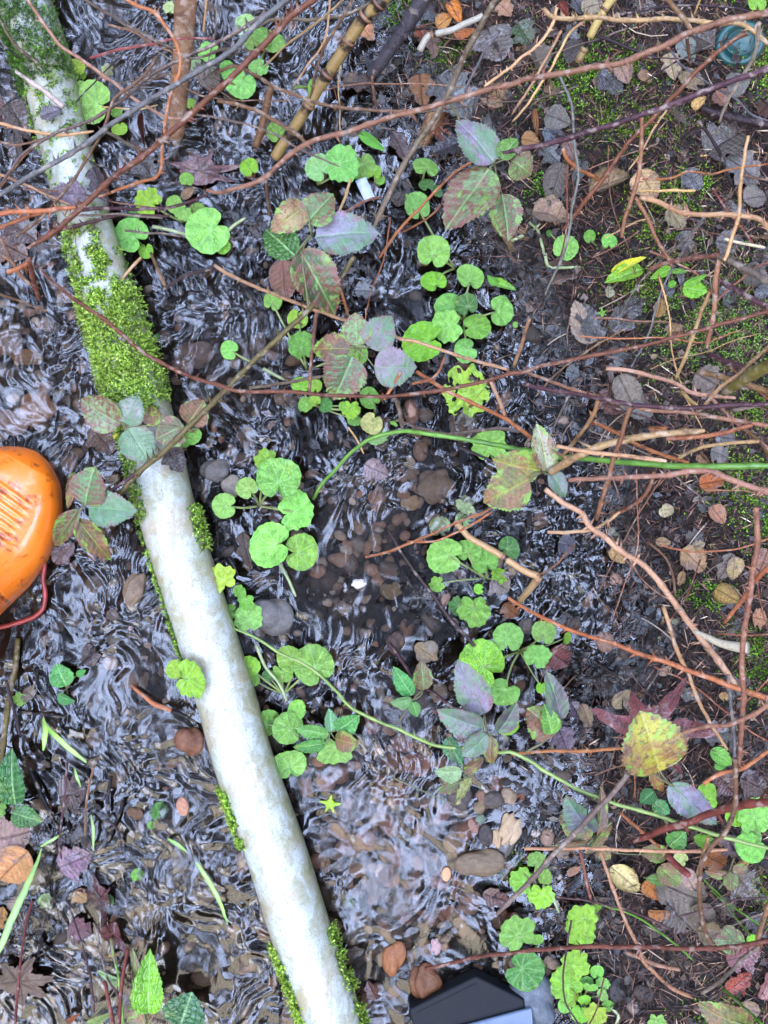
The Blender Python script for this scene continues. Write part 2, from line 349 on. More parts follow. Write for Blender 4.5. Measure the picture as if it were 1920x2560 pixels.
def twig(path, r0, r1, z0, z1, col, thorns=0, arch=0., parent=None, name='stem', knob=.15, mat='bark', zs=None, thornlen=2.5):
    pp = pts(path) if isinstance(path, str) else path
    C3, t, d = to3(pp, z0, z1, arch, zs, clear=.003)
    zf = (CAMH-C3[:, 2])/CAMH
    R = (r0+(r1-r0)*t)*S*zf
    ph = random.uniform(0, 99); R = R*(1+.18*pn(d/12+ph, d*0, 5)); nd_ = np.cumsum(np.random.default_rng(int(ph*999)).uniform(35, 150, 60)); R = R*(1+knob*1.6*np.exp(-(np.min(np.abs(d[:, None]-nd_[None]), axis=1)/(4+r0*.5))**2)); R = R*np.where(t > .94, 1-(t-.94)*6, 1)
    V, F = tube(C3, R, 9 if r0 > 6 else 7)
    if thorns:
        n = int(d[-1]/100*thorns*1.8)
        T = np.gradient(C3, axis=0); T /= np.linalg.norm(T, axis=1)[:, None]
        for _ in range(n):
            i = random.randrange(1, len(C3)-1); v = Vector(T[i]); rd = Vector((random.gauss(0, 1), random.gauss(0, 1), random.uniform(-.2, .6)))
            s_ = (rd-v*rd.dot(v)).normalized(); L = R[i]*thornlen*random.uniform(.8, 1.5); base = Vector(C3[i])+s_*R[i]*.85
            e = v.cross(s_); b0 = len(V); w = R[i]*.5; tip = base+s_*L-v*L*.45
            for a, bb in ((1.3, 0), (0, .6), (-1.3, 0), (0, -.6)): V.append(base+v*w*a+e*w*bb)
            V.append(tip); F += [(b0, b0+1, b0+4), (b0+1, b0+2, b0+4), (b0+2, b0+3, b0+4), (b0+3, b0, b0+4)]
    return mk(name, V, F, M[mat], parent, color=col, attr=[0.]*len(V) if mat != 'bark' else None)
def stalk(p0, p1, z0, z1, r, col, parent, arch=.004, name='stalk'):
    mid = ((p0[0]+p1[0])/2+random.uniform(-8, 8), (p0[1]+p1[1])/2+random.uniform(-8, 8))
    q = cat([p0, mid, p1], 10.); t = np.linspace(0, 1, len(q)); z = z0+(z1-z0)*t+arch*4*t*(1-t)
    C3 = [P(a[0], a[1], b) for a, b in zip(q, z)]
    V, F = tube(C3, [r*S*(1-.25*k) for k in t], 6)
    return mk(name, V, F, M['stalk'], parent, color=col, attr=[0.]*len(V))
# ---------------------------------------------------------------- leaf meshes (unit sized; +Y = base->tip for ovate, notch at -Y for round)
def round_leaf(name, seed, cren=17, notch=.55, cup=.16, mat='leaf', lob=0., holes=0, ragged=0.):
    rs = np.random.default_rng(seed); nt, nr = 84, 12; V = []; A = []; F = []
    ph = rs.uniform(0, 9)
    for j in range(nr+1):
        f = (j/nr)**.85
        for i in range(nt+1):
            th = -math.pi/2+.02+(2*math.pi-.04)*i/nt      # starts and ends at the notch
            e = min(i, nt-i)/nt                              # 0 at the notch
            r = 1.0-notch*math.exp(-(e/.035)**2)*.9 + .13*math.exp(-((e-.12)/.08)**2) - .08*math.exp(-((e-.5)/.12)**2)
            r += .016*math.cos(cren*2*math.pi*i/nt)*f**6 + .05*float(pn(th*.9+ph, ph, 2))*2*f
            if lob: r += lob*math.cos(5*(th+math.pi/2)+math.pi)*f
            if ragged: r += ragged*float(pn(th*3+ph, 3.3, 6))*2*f
            r *= 1+.30*math.sin(th); x = f*r*math.cos(th)*1.04; y = f*r*math.sin(th)-.26
            vn = .5+.5*math.cos(9*2*math.pi*(i/nt)+.5*math.sin(ph+7*i/nt)+.5*math.sin(4*f+ph)); vein = vn**14*(1-.7*f); 
            br = .5+.5*math.cos(23*2*math.pi*(i/nt)+1.5*math.sin(5*f+i*.3)); vein = max(vein, (br**8)*.35*float(sst(.4, .7, f)))
            z = cup*f*f*.6 + .045*math.sin(4*th+ph)*f*f + .045*float(pn(x*2.3+ph, y*2.3, 7))*2 - .020*vein*f + .030*float(pn(x*6+ph, y*6, 8))+.016*float(pn(x*13+ph, y*13, 9))
            z += .06*math.exp(-(e/.05)**2)*f*(1 if i < nt/2 else -.3)
            V.append((x, y, z)); A.append(min(1, vein+.8*math.exp(-(f/.12)**2)))
    for j in range(nr):
        for i in range(nt):
            a = j*(nt+1)+i
            if holes and j > 3 and float(pn(V[a][0]*3+ph, V[a][1]*3, 12)) > .24: continue
            F.append((a, a+1, a+nt+2, a+nt+1))
    o = mk(name, V, F, M[mat], attr=A); return o
def eattr(o, E):
    a = o.data.attributes.new('e', 'FLOAT', 'POINT'); a.data.foreach_set('value', np.asarray(E, np.float32)); return o
def ovate_leaf(name, seed, mat='mottled', teeth=15, fold=.12, droop=.2, narrow=1., fat=.42, crinkle=.02, curl=0., ns=34, nw=20, ragged=0.):
    """unit length along +Y from (0,0) to (0,1); half width 0.5 at widest (scale X to the real width)"""
    rs = np.random.default_rng(seed); ph = rs.uniform(0, 20); V = []; A = []; F = []; E = []
    for j in range(ns+1):
        v = j/ns
        w = .5*(math.sin(math.pi*min(1, v)**(.72 if fat > .4 else .8))**(.72))*(1-.10*v)
        if v > .86: w *= 1-.35*((v-.86)/.14)
        for i in range(nw+1):
            u = -1+2*i/nw
            tooth = .10*((v*teeth+.15*abs(u)) % 1-.3)*abs(u)**6*(1 if 0.04 < v < .97 else 0)
            wid = w*(1+tooth*1.6)+ (ragged*float(pn(v*5+ph, u*2, 3))*w*abs(u)**3 if ragged else 0)
            x = u*wid; y = v + tooth*.35 - .03*abs(u)*0
            k = (v*8.5-abs(u)*1.25*w*2.2) % 1; lat = math.exp(-((min(k, 1-k))/.10)**2)*(abs(u) < .96)*(v > .03)
            mid = math.exp(-(u*w/.018)**2)
            z = fold*abs(x)*1.2 - droop*(v-.35)**2*1.1 +   .006*crinkle/.02*abs(math.sin(math.pi*(v*8.5-abs(u)*1.25*w*2.2)))*abs(u)
            z += .05*float(pn(x*2+ph, y*2, 5))+.012*float(pn(x*9+ph, y*9, 6))
            if curl:
                aa = u*curl; x = wid*math.sin(aa)/curl if abs(curl) > .01 else x; z += wid*(1-math.cos(aa))/curl
            V.append((x, y, z)); A.append(min(1, max(lat*.45, mid))); E.append(abs(u)**2.5+max(0, v-.75)*1.6)
    for j in range(ns):
        for i in range(nw):
            a = j*(nw+1)+i; F.append((a, a+1, a+nw+2, a+nw+1))
    return eattr(mk(name, V, F, M[mat], attr=A), E)
def lobed_leaf(name, seed, lobes, mat='wetdead', z=.12, teeth=0.):
    """star-shaped leaf: lobes = [(angle, length, width)] ; unit radius"""
    rs = np.random.default_rng(seed); ph = rs.uniform(0, 9); nt, nr = 120, 12; V = []; A = []; F = []
    for j in range(nr+1):
        f = j/nr
        for i in range(nt):
            th = 2*math.pi*i/nt; r = .42; vein = 0
            for a, L, w in lobes:
                d = math.atan2(math.sin(th-a), math.cos(th-a)); r = max(r, L*math.exp(-(abs(d)/(w*1.35))**1.15)); vein = max(vein, math.exp(-(d*max(f, .15)/.05)**2))
            r += teeth*((th*14) % 1-.5)*f+.05*float(pn(th*4, ph, 3))
            x = f*r*math.cos(th); y = f*r*math.sin(th)
            V.append((x, y, z*float(pn(x*1.5+ph, y*1.5, 4))*2+z*.8*(f*r)**2*math.sin(3*th+ph)+.02*float(pn(x*8, y*8, 5)))); A.append(vein*(1-f*.5))
    for j in range(nr):
        for i in range(nt):
            a = j*nt+i; b = j*nt+(i+1) % nt; F.append((a, b, b+nt, a+nt))
    return mk(name, V, F, M[mat], attr=A)
PROTO = []
def proto(o): PROTO.append(o); return o
USED = set()
def use(src, name, parent=None, color=None):
    """first use takes the source object itself, later uses copy it"""
    if src.name not in USED and src.get('_u') is None:
        src['_u'] = 1; src.name = name
        if parent is not None: src.parent = parent
        if color is not None: src.color = (*color, 1)
        return src
    o = inst(src, name, parent, color); return o
def set_round(o, x, y, r, notch_deg, z, tilt=None, zs=1.):
    """notch_deg: image angle (0 right, 90 down) in which the notch/petiole side lies"""
    k = (CAMH-z)/CAMH; a = -math.radians(notch_deg)   # world angle of notch dir
    rz = a+math.pi/2
    tx, ty = tilt if tilt else (random.gauss(0, .16), random.gauss(0, .16))
    o.location = P(x, y, z); o.rotation_mode = 'XYZ'; o.rotation_euler = (tx, ty, rz); rr = r*S*k
    o.scale = (rr*random.uniform(.95, 1.03), rr*random.uniform(.95, 1.03), rr*zs)
def set_ovate(o, b, t, w, z0, z1, roll=None):
    """b,t pixel base and tip; w width in px"""
    p0 = Vector(P(*b, z0)); p1 = Vector(P(*t, z1)); d = p1-p0; L = d.length; yv = d.normalized(); zv = Vector((0, 0, 1)); xv = yv.cross(zv).normalized(); zv = xv.cross(yv)
    roll = random.gauss(0, .25) if roll is None else roll
    Rm = Matrix.Rotation(roll, 4, yv) @ Matrix((xv, yv, zv)).transposed().to_4x4()
    k = S*(CAMH-z0)/CAMH
    o.matrix_local = Matrix.Translation(p0) @ Rm @ Matrix.Diagonal((w*k, L, L*.9, 1))
def setp(o, root):  # express placement relative to the root empty
    if root is not None: o.matrix_local = Matrix.Translation(-root.location) @ o.matrix_local
def relmesh(o, root):
    o.location = -root.location
# ================================================================= ground, bed, water
def grid(x0, x1, y0, y1, step):
    nx = int((x1-x0)/step)+1; ny = int((y1-y0)/step)+1
    X, Y = np.meshgrid(np.linspace(x0, x1, nx), np.linspace(y0, y1, ny))
    i = np.arange((nx-1)*(ny-1)); r = i//(nx-1); c = i % (nx-1); a = r*nx+c
    return X, Y, np.stack([a+nx, a+nx+1, a+1, a], 1)
X, Y, F = grid(-300, 2220, -300, 2860, 5.)
Z = H(X.ravel(), Y.ravel())
d = bankd(X.ravel(), Y.ravel())
A = np.clip(sst(-.028, -.010, Z)*.5+sst(-.3, .9, d)*.5, 0, 1)
V = np.stack([(X.ravel()-960)*S, (1280-Y.ravel())*S, Z], 1)
# keep pixel coordinates as plan coordinates (1 px = 0.5 mm at water level)
o = mk('stream_bed', V, F, M['ground'], attr=A); tag(o, 'dark muddy stream bed rising to a damp needle covered bank at the right', 'ground', kind='structure')
# coarse surroundings
def outer(x0, x1, y0, y1, hole, zf):
    X, Y, F = grid(x0, x1, y0, y1, 50.); x = X.ravel(); y = Y.ravel(); cx = x[F].mean(1); cy = y[F].mean(1)
    F = F[~((cx > hole[0]) & (cx < hole[1]) & (cy > hole[2]) & (cy < hole[3]))]; z = zf(x, y)
    return np.stack([(x-960)*S, (1280-y)*S, z], 1), F, x, y
v, f, x, y = outer(-5300, 7200, -5300, 7850, (-300, 2200, -300, 2850), lambda x, y: H(x, y, False)-.001)
o = mk('ground', v, f, M['ground'], attr=np.clip(sst(-.028, -.010, v[:, 2])*.5+sst(-.3, .9, bankd(x, y))*.5, 0, 1)); tag(o, 'dark damp woodland ground and stream bed around the visible stretch', 'ground', kind='structure')
v, f, x, y = outer(-5290, 1960, -5290, 7860, (-290, 1900, -290, 2850), lambda x, y: .001*pn(x/90, y/140, 44))
o = mk('water', v, f, M['water']); tag(o, 'stream water continuing up and down stream', 'water', kind='structure')
X, Y, F = grid(-290, 1900, -290, 2850, 4.6)
xx = X.ravel(); yy = Y.ravel()
wx = 120*fbm(xx/210, yy/210, 2, 31)+13*fbm(xx/48, yy/48, 2, 33); wy = 130*fbm(xx/210, yy/210, 2, 32)+10*fbm(xx/48, yy/48, 2, 35)
shx = .30*(yy-1280)*np.where(xx < 700, 1, .15)
u = xx+wx-shx; v = yy+wy
calm = .22+.78*sst(-.3, .35, fbm(xx/190, yy/260, 2, 40))
ridge = (1-2*np.abs(pn(u/36, v/110, 41)))
swl = sst(-.15, .25, fbm(xx/140, yy/140, 2, 47)); Zw = .0025*calm*ridge*(.4+.6*swl)+.0030*calm*(pn(u/24, v/66, 42)*swl+pn(u/40, v/32, 45)*(1-swl))+.0002*pn(u/12, v/26, 43)+.0030*pn(u/80, v/170, 44)
muckm = sst(-.012, 0., H(xx, yy, False)); peb = np.clip(np.exp(-(((xx-960)/170)**2+((yy-2080)/420)**2))+.8*np.exp(-(((xx-960)/120)**2+((yy-1330)/200)**2)), 0, 1); glt = np.exp(-((xx-1430)/150)**2-((yy-1380)/260)**2); Zw = Zw+glt*(.0016*pn(xx/16, yy/16, 48)+.0012*pn(xx/26, yy/26, 49)); Zw = Zw*(1-.45*muckm)*(1-.35*peb)
V = np.stack([(xx-960)*S, (1280-yy)*S, Zw], 1)
o = mk('stream_water', V, F, M['water']); tag(o, 'shallow rippling stream water reflecting a pale blue sky', 'water', kind='structure')
def gz(x, y): # ground z at a picture position, following the plan coordinates used for the terrain
    z = Hs(x, y); 
    k = (CAMH-z)/CAMH
    return max(Hs(960+(x-960)*k, 1280+(y-1280)*k), 0.)
# ---- stones (icosphere based)
import bmesh
def ico(sub):
    bm = bmesh.new(); bmesh.ops.create_icosphere(bm, subdivisions=sub, radius=1); V = np.array([v.co[:] for v in bm.verts]); F = np.array([[v.index for v in f.verts] for f in bm.faces]); bm.free(); return V, F
I1, I1F = ico(2); I3, I3F = ico(4)
def stones(n, region, rmin, rmax, keep):
    Vs = []; Fs = []; As = []; b = 0; c = 0; tries = 0
    while c < n and tries < n*12:
        tries += 1
        x = random.uniform(region[0], region[1]); y = random.uniform(region[2], region[3])
        if not keep(x, y): continue
        r = random.uniform(rmin, rmax)*random.choice([1, .6, .8, .5]); c += 1
        s_ = np.array([r, r*random.uniform(.6, .95), r*random.uniform(.35, .6)]); th = random.uniform(0, 6.3)
        v = I1*(1+.20*np.sin(I1@RNG.normal(0, 1.6, 3)+th))[:, None]*s_; cs, sn = math.cos(th), math.sin(th)
        v = np.stack([v[:, 0]*cs-v[:, 1]*sn, v[:, 0]*sn+v[:, 1]*cs, v[:, 2]], 1)
        z = Hs(x, y)+.1*r*S
        v = v*S+np.array([(x-960)*S, (1280-y)*S, z]); Vs.append(v); Fs.append(I1F+b); b += len(v); As.append(np.full(len(v), random.random()))
    return np.concatenate(Vs), np.concatenate(Fs), np.concatenate(As)
def inpebble(x, y):
    p = .10+.85*math.exp(-(((x-980)/260)**2+((y-2150)/420)**2)) + .7*math.exp(-(((x-900)/110)**2+((y-1430)/170)**2))+.45*math.exp(-(((x-60)/160)**2+((y-850)/300)**2))
    p += .5*math.exp(-(((x-1000)/90)**2+((y-1200)/140)**2))+.5*math.exp(-(((x-620)/120)**2+((y-1000)/160)**2))
    return random.random() < p and bankd(np.array([x]), np.array([y]))[0] < -.3
v, f, a = stones(1500, (-250, 1650, -250, 2800), 9, 30, inpebble)
v2, f2, a2 = stones(1000, (-250, 1300, -250, 2800), 8, 22, lambda x, y: Hs(x, y) < -.012 and random.random() < .45+.5*(x > 640 and 1200 < y))
f = np.concatenate([f, f2+len(v)]); v = np.concatenate([v, v2]); a = np.concatenate([a, a2])
o = mk('gravel', v, f, M['gravel'], attr=a); tag(o, 'mixed small brown and grey gravel lying under the water', 'gravel', kind='stuff')
v, f, a = stones(420, (1000, 1900, 1200, 2600), 4, 10, lambda x, y: -2.5 < bankd(np.array([x]), np.array([y]))[0] < .6)
o = mk('grit', v, f, M['gravel'], attr=a); tag(o, 'fine grit scattered along the muddy margin', 'grit', kind='stuff')
# ---- single stones seen in the photograph: tile x y, half sizes, angle, colour, look, dz
STN = """K 1625,380 50 108 -8 205,175,140 large_smooth_tan_oblong_pebble 1
K 1558,455 25 60 5 200,170,130 narrow_tan_pebble_standing_beside_darker_one 1
K 1488,440 46 66 10 70,62,62 dark_grey_egg_shaped_pebble 1
K 1318,205 76 84 0 95,85,82 round_dark_grey_brown_stone 1
K 1447,258 36 42 20 150,130,100 speckled_yellowish_brown_pebble 1
K 1450,325 34 32 0 120,135,115 small_greenish_grey_pebble 1
K 1312,510 60 62 0 120,98,60 olive_brown_round_pebble 0
K 1232,690 30 42 0 240,185,140 small_orange_pink_pebble 1
K 885,1250 68 112 -18 165,105,65 orange_brown_oval_stone 1
K 1100,1400 100 130 30 120,75,45 rusty_brown_rough_stone 1
K 1162,1150 32 52 10 200,165,165 pale_pink_pebble 1
K 872,715 58 66 0 180,135,120 pinkish_tan_stone_under_water 0
K 770,765 60 70 20 120,110,98 grey_brown_stone_under_water 0
K 905,262 58 70 0 165,120,112 rose_brown_stone_under_water 0
K 880,150 42 55 0 140,105,80 brown_oval_pebble_under_water 0
K 1212,285 48 55 0 155,110,105 dusty_pink_pebble_at_the_waterline 0
K 1080,1000 55 45 0 130,105,80 small_brown_stone_in_riffle 0
K 1320,1030 48 60 0 130,105,95 ripple_ringed_brown_stone 0
K 960,1110 70 60 0 130,100,80 flat_brown_stone_under_ripples 0
K 640,1090 90 60 10 150,150,140 pale_grey_flat_stone 0
K 45,1070 35 50 0 120,70,50 reddish_brown_pebble_tucked_under_pipe 0
K 1460,610 150 82 12 128,108,85 flat_mossy_brown_stone 1
J 1185,252 40 55 15 200,145,115 small_salmon_pink_pebble 1
J 920,965 120 90 -10 130,115,92 large_tan_grey_stone_under_water 0
J 1310,830 85 60 0 150,140,120 pale_sandy_stone_under_water 0
J 1125,600 60 72 0 145,142,138 light_grey_stone_in_current 0
J 880,290 50 36 -10 110,80,55 small_brown_pebble_at_waterline 1
J 490,1350 60 32 -5 120,112,105 flat_grey_pebble_in_dark_pool 0
J 470,1450 46 42 0 90,85,85 round_grey_pebble_in_dark_pool 0
G 868,500 66 116 -15 140,118,95 smooth_brown_egg_stone_with_wet_blue_sheen 1
G 600,465 62 66 0 120,112,105 grey_stone_parting_the_ripples 0
G 1235,1480 88 86 0 128,82,58 red_brown_stone_touching_the_pipe 1
G 600,1470 30 60 0 135,110,80 tan_sliver_stone_under_water 0
D 1500,1500 60 70 0 160,148,132 pale_tan_angular_stone 1
D 1390,1390 90 75 0 110,105,100 grey_domed_stone_under_water 1
D 230,980 120 110 0 170,135,110 big_peach_coloured_stone_under_water 0
D 90,1070 110 80 0 160,135,125 big_pinkish_grey_stone_under_water 0
D 60,560 90 80 0 150,135,130 rounded_mauve_grey_stone_under_water 0
D 160,660 80 50 0 150,120,90 sandy_oval_stone_under_water 0
D 1250,640 130 90 0 130,115,108 broad_grey_brown_stone_under_water 0
H 662,462 46 30 0 235,225,220 small_white_pebble 1
H 110,670 135 110 0 112,108,104 broad_grey_rock_breaking_the_water 1
H 1110,910 80 55 40 165,148,128 pale_angular_chip_of_stone 1
H 900,860 55 75 -10 70,52,42 dark_brown_rough_stone 1
H 870,510 65 60 0 140,125,100 yellowish_grey_stone_in_riffle 0
H 800,430 60 45 0 150,120,90 tan_pebble_in_riffle 0
H 1040,1630 90 70 0 170,130,118 pink_stone_under_lilac_leaf 0
H 950,1500 75 60 0 160,130,125 mauve_pink_stone_in_shallows 0
H 780,1560 28 40 0 190,160,130 small_cream_pebble_in_shallows 0
E 1000,1600 60 50 0 190,165,130 pale_yellowish_stone_under_thin_water 0
E 1150,1480 120 110 0 140,125,108 large_flat_sandy_grey_stone 0
E 960,1550 40 30 0 165,130,105 little_orange_tinted_stone 0
E 1340,1100 90 110 0 135,122,108 greyish_tan_slab_under_holed_leaf 0
E 740,240 95 80 30 95,98,110 blue_grey_flat_slab 0
I 90,740 45 50 0 115,105,98 round_grey_brown_pebble_by_round_leaves 1
I 960,655 28 40 0 165,168,165 light_grey_pebble_on_mud 1
I 932,610 18 16 0 200,170,140 tiny_tan_pebble_on_mud 1
I 1060,712 28 20 20 140,138,110 small_olive_grey_pebble 1
I 910,1130 22 30 0 130,135,130 small_green_grey_pebble_by_black_litter 1
I 965,1125 24 24 0 120,135,135 bluish_grey_round_pebble 1
I 1020,1100 16 20 0 170,165,150 tiny_pale_pebble 1
I 670,122 42 30 10 140,145,130 smooth_sage_grey_pebble 1
I 955,825 13 18 0 160,155,110 tiny_yellowish_pebble 1
I 820,75 20 18 0 70,75,90 tiny_slate_blue_pebble 1
I 400,725 50 50 0 75,65,60 dark_domed_pebble_in_mud 1
L 15,400 42 88 -10 205,178,145 long_cream_tan_pebble 1
L 858,1452 58 55 0 72,58,50 round_dark_brown_stone 1
L 900,1388 26 28 0 120,110,100 small_grey_brown_stone_on_dark_one 1
L 850,1330 38 30 0 70,62,60 small_dark_stone_behind_grit 1
L 680,1440 90 110 10 60,55,55 charcoal_grey_block_of_stone 1
L 670,950 32 50 10 190,175,150 smooth_beige_oval_pebble 1
L 760,1380 30 42 0 105,98,95 small_plum_grey_pebble 1
L 780,1560 40 55 0 130,120,112 mottled_grey_pebble_at_plant_foot 1
L 130,1530 160 190 25 110,118,128 big_speckled_blue_grey_rock 1
L 55,190 26 26 0 160,100,75 small_brick_coloured_pebble 1
L 150,420 30 26 0 200,190,175 small_white_grey_pebble 1
L 240,230 16 14 0 190,185,170 tiny_white_stone_on_mud 1"""
STP = []
for i in range(5):
    rs = np.random.default_rng(50+i); vv = I3*(1+.13*np.sin(I3@rs.normal(0, 1.8, 3)+i)+.11*np.sin(I3@rs.normal(0, 3.2, 3)))[:, None]
    STP.append(mk('pebble', vv*(1+.012*np.sin(I3@rs.normal(0, 14, 3)))[:, None], I3F, M['rock']))
for i, ln in enumerate(STN.split('\n')):
    tl, xy, a, b, an, c, lab, up = ln.split(); (x, y), = pts(tl+' '+xy); a, b, an = float(a)*.3858, float(b)*.3858, float(an)
    o = use(STP[i % 5], 'pebble' if a < 35 else 'stone', None, tuple(q*.75 for q in lin([int(k) for k in c.split(',')])))
    hh = min(a, b)*(.55 if up == '1' else .35); z = gz(x, y) if up == '1' else Hs(x, y, True)
    z = max(z, -.012)+(.25*hh*S) if up == '1' else min(z+hh*S*.4, -.002-hh*S*.6)
    o.location = P(x, y, z); o.rotation_euler = (random.uniform(-.1, .1), random.uniform(-.1, .1), math.radians(an)); o.scale = (a*S, b*S, hh*S)
    tag(o, lab.replace('_', ' '), 'stone', x, y, group='stones seen in and beside the stream')
# extra pebbles of the shallows
k = 0
while k < 90:
    x = random.gauss(1000, 150); y = random.gauss(2130, 210)
    if x < 60+int(np.interp(y, [1743, 2560], [690, 930])) or x > 1420 or y > 2540: continue
    o = inst(STP[k % 5], 'pebble', None, tuple(q*.7 for q in lin(random.choice([(140, 105, 85), (120, 112, 105), (165, 125, 110), (95, 85, 80), (175, 150, 125), (130, 95, 70), (110, 110, 115)]))))
    r = random.uniform(12, 30)*S; z = min(Hs(x, y)+r*.3, .001)
    o.location = P(x, y, z); o.rotation_euler = (0, 0, random.uniform(0, 6)); o.scale = (r, r*random.uniform(.65, .95), r*.55)
    o['category'] = 'pebble'; o['label'] = 'small rounded brown or grey pebble in the shallow riffle right of the lower pipe'; o['group'] = 'pebbles covering the shallow riffle'; k += 1
# ================================================================= loose litter as stuff
def quads(name, base, dirv, side, L, W, mat, val, up=None):
    """leaf-shaped four-vertex blades"""
    n = len(base); V = np.empty((n, 4, 3)); mid = base+dirv*(L*.5)[:, None]
    if up is not None: mid = mid+up*(L*.12)[:, None]
    V[:, 0] = base; V[:, 1] = mid+side*(W*.5)[:, None]; V[:, 2] = base+dirv*L[:, None]; V[:, 3] = mid-side*(W*.5)[:, None]
    Fq = np.arange(n*4).reshape(n, 4)
    return mk(name, V.reshape(-1, 3), Fq, mat, smooth=False, attr=np.repeat(val, 4))
def unit(a): return a/(np.linalg.norm(a, axis=1)[:, None]+1e-9)
def scatter(n, keep, x0, x1, y0, y1):
    out = []; tot = 0
    while tot < n:
        x = RNG.uniform(x0, x1, n*2); y = RNG.uniform(y0, y1, n*2); m = keep(x, y); out.append(np.stack([x[m], y[m]], 1)); tot += m.sum()
    return np.concatenate(out)[:n]
def plan3(q, lift):
    z = H(q[:, 0], q[:, 1])+lift; return np.stack([(q[:, 0]-960)*S, (1280-q[:, 1])*S, z], 1)
n = 42000
q = scatter(n, lambda x, y: bankd(x, y)+.9*pn(x/90, y/90, 60)*2 > RNG.uniform(-1.6, 1.0, len(x)), 900, 2150, -250, 2820)
b = plan3(q, RNG.uniform(0, .003, n)); th = RNG.uniform(0, 2*np.pi, n); dv = unit(np.stack([np.cos(th), np.sin(th), RNG.normal(0, .16, n)], 1))
sd = unit(np.cross(dv, [0, 0, 1.])+np.stack([np.zeros(n), np.zeros(n), RNG.normal(0, .5, n)], 1))
o = quads('needle_litter', b, dv, sd, RNG.uniform(.006, .026, n), RNG.uniform(.0007, .0018, n), M['needles'], RNG.beta(1.6, 2.2, n)); tag(o, 'reddish brown conifer needles and shreds covering the damp bank', 'leaf litter', kind='stuff')
n = 5200
hm = lambda x, y: (H(x, y, False) > -.010) & (bankd(x, y) < RNG.uniform(-.5, 1.5, len(x))) & (RNG.random(len(x)) < .25+.75*sst(-.012, 0, H(x, y, False)))
q = scatter(n, hm, -200, 1800, -200, 2800)
b = plan3(q, RNG.uniform(.000, .004, n)); th = RNG.uniform(0, 2*np.pi, n); dv = unit(np.stack([np.cos(th), np.sin(th), RNG.normal(0, .3, n)], 1))
sd = unit(np.cross(dv, [0, 0, 1.])+np.stack([np.zeros(n), np.zeros(n), RNG.normal(0, .35, n)], 1)); L = RNG.uniform(.004, .020, n)
o = quads('wet_litter', b, dv, sd, L, np.where(RNG.random(n) < .5, L*.45, .0012), M['muck'], RNG.beta(1.3, 3.2, n), up=np.array([[0, 0, 1.]])); tag(o, 'black waterlogged scraps of leaf and stem bedded in the mud', 'leaf litter', kind='stuff')
# ================================================================= the pipe
PC = [(-20, -220), (30, -60), (95, 120), (138, 300), (207, 560), (300, 860), (372, 1120), (409, 1280), (482, 1511), (556, 1743), (606, 1920), (688, 2151), (761, 2383), (820, 2545), (880, 2740), (930, 2880)]
PR = np.array([64, 64, 63, 60, 64, 69, 71, 71, 72, 72, 73, 74, 74, 74, 74, 74])*S
PZ = .028
pc = cat([(*P(x, y, PZ+.02)[:2], PZ) for x, y in PC], .004); pr = np.interp(np.linspace(0, 1, len(pc)), np.linspace(0, 1, len(PR)), PR)
pipe = empty('drain_pipe', tuple(pc[len(pc)//2])); seg = 96; T = np.gradient(pc, axis=0); T = unit(T); Nn = unit(np.cross(T, [0, 0, 1.])); Up = np.cross(Nn, T)
ang = np.linspace(0, 2*np.pi, seg, endpoint=False)
def ring(r, i0=0, i1=None):
    c = pc[i0:i1]; rr = r[i0:i1]; n_ = Nn[i0:i1]; u_ = Up[i0:i1]
    V = c[:, None]+rr[:, None, None]*(np.cos(ang)[None, :, None]*n_[:, None]+np.sin(ang)[None, :, None]*u_[:, None]); m = len(c)
    i = np.arange((m-1)*seg); a = i//seg*seg+i % seg; b = i//seg*seg+(i+1) % seg
    return V.reshape(-1, 3), np.stack([a, a+seg, b+seg, b], 1), np.tile(1-np.clip(np.sin(ang), -1, 1), m)
v, f, a = ring(pr*(1+.006*pn(np.linspace(0, 40, len(pr)), np.zeros(len(pr)), 3))); o = mk('pipe_body', v, f, M['pipe'], pipe, attr=a); o.location = -pipe.location
tag(pipe, 'long dirty white plastic pipe with algae and moss lying diagonally across the stream', 'pipe')
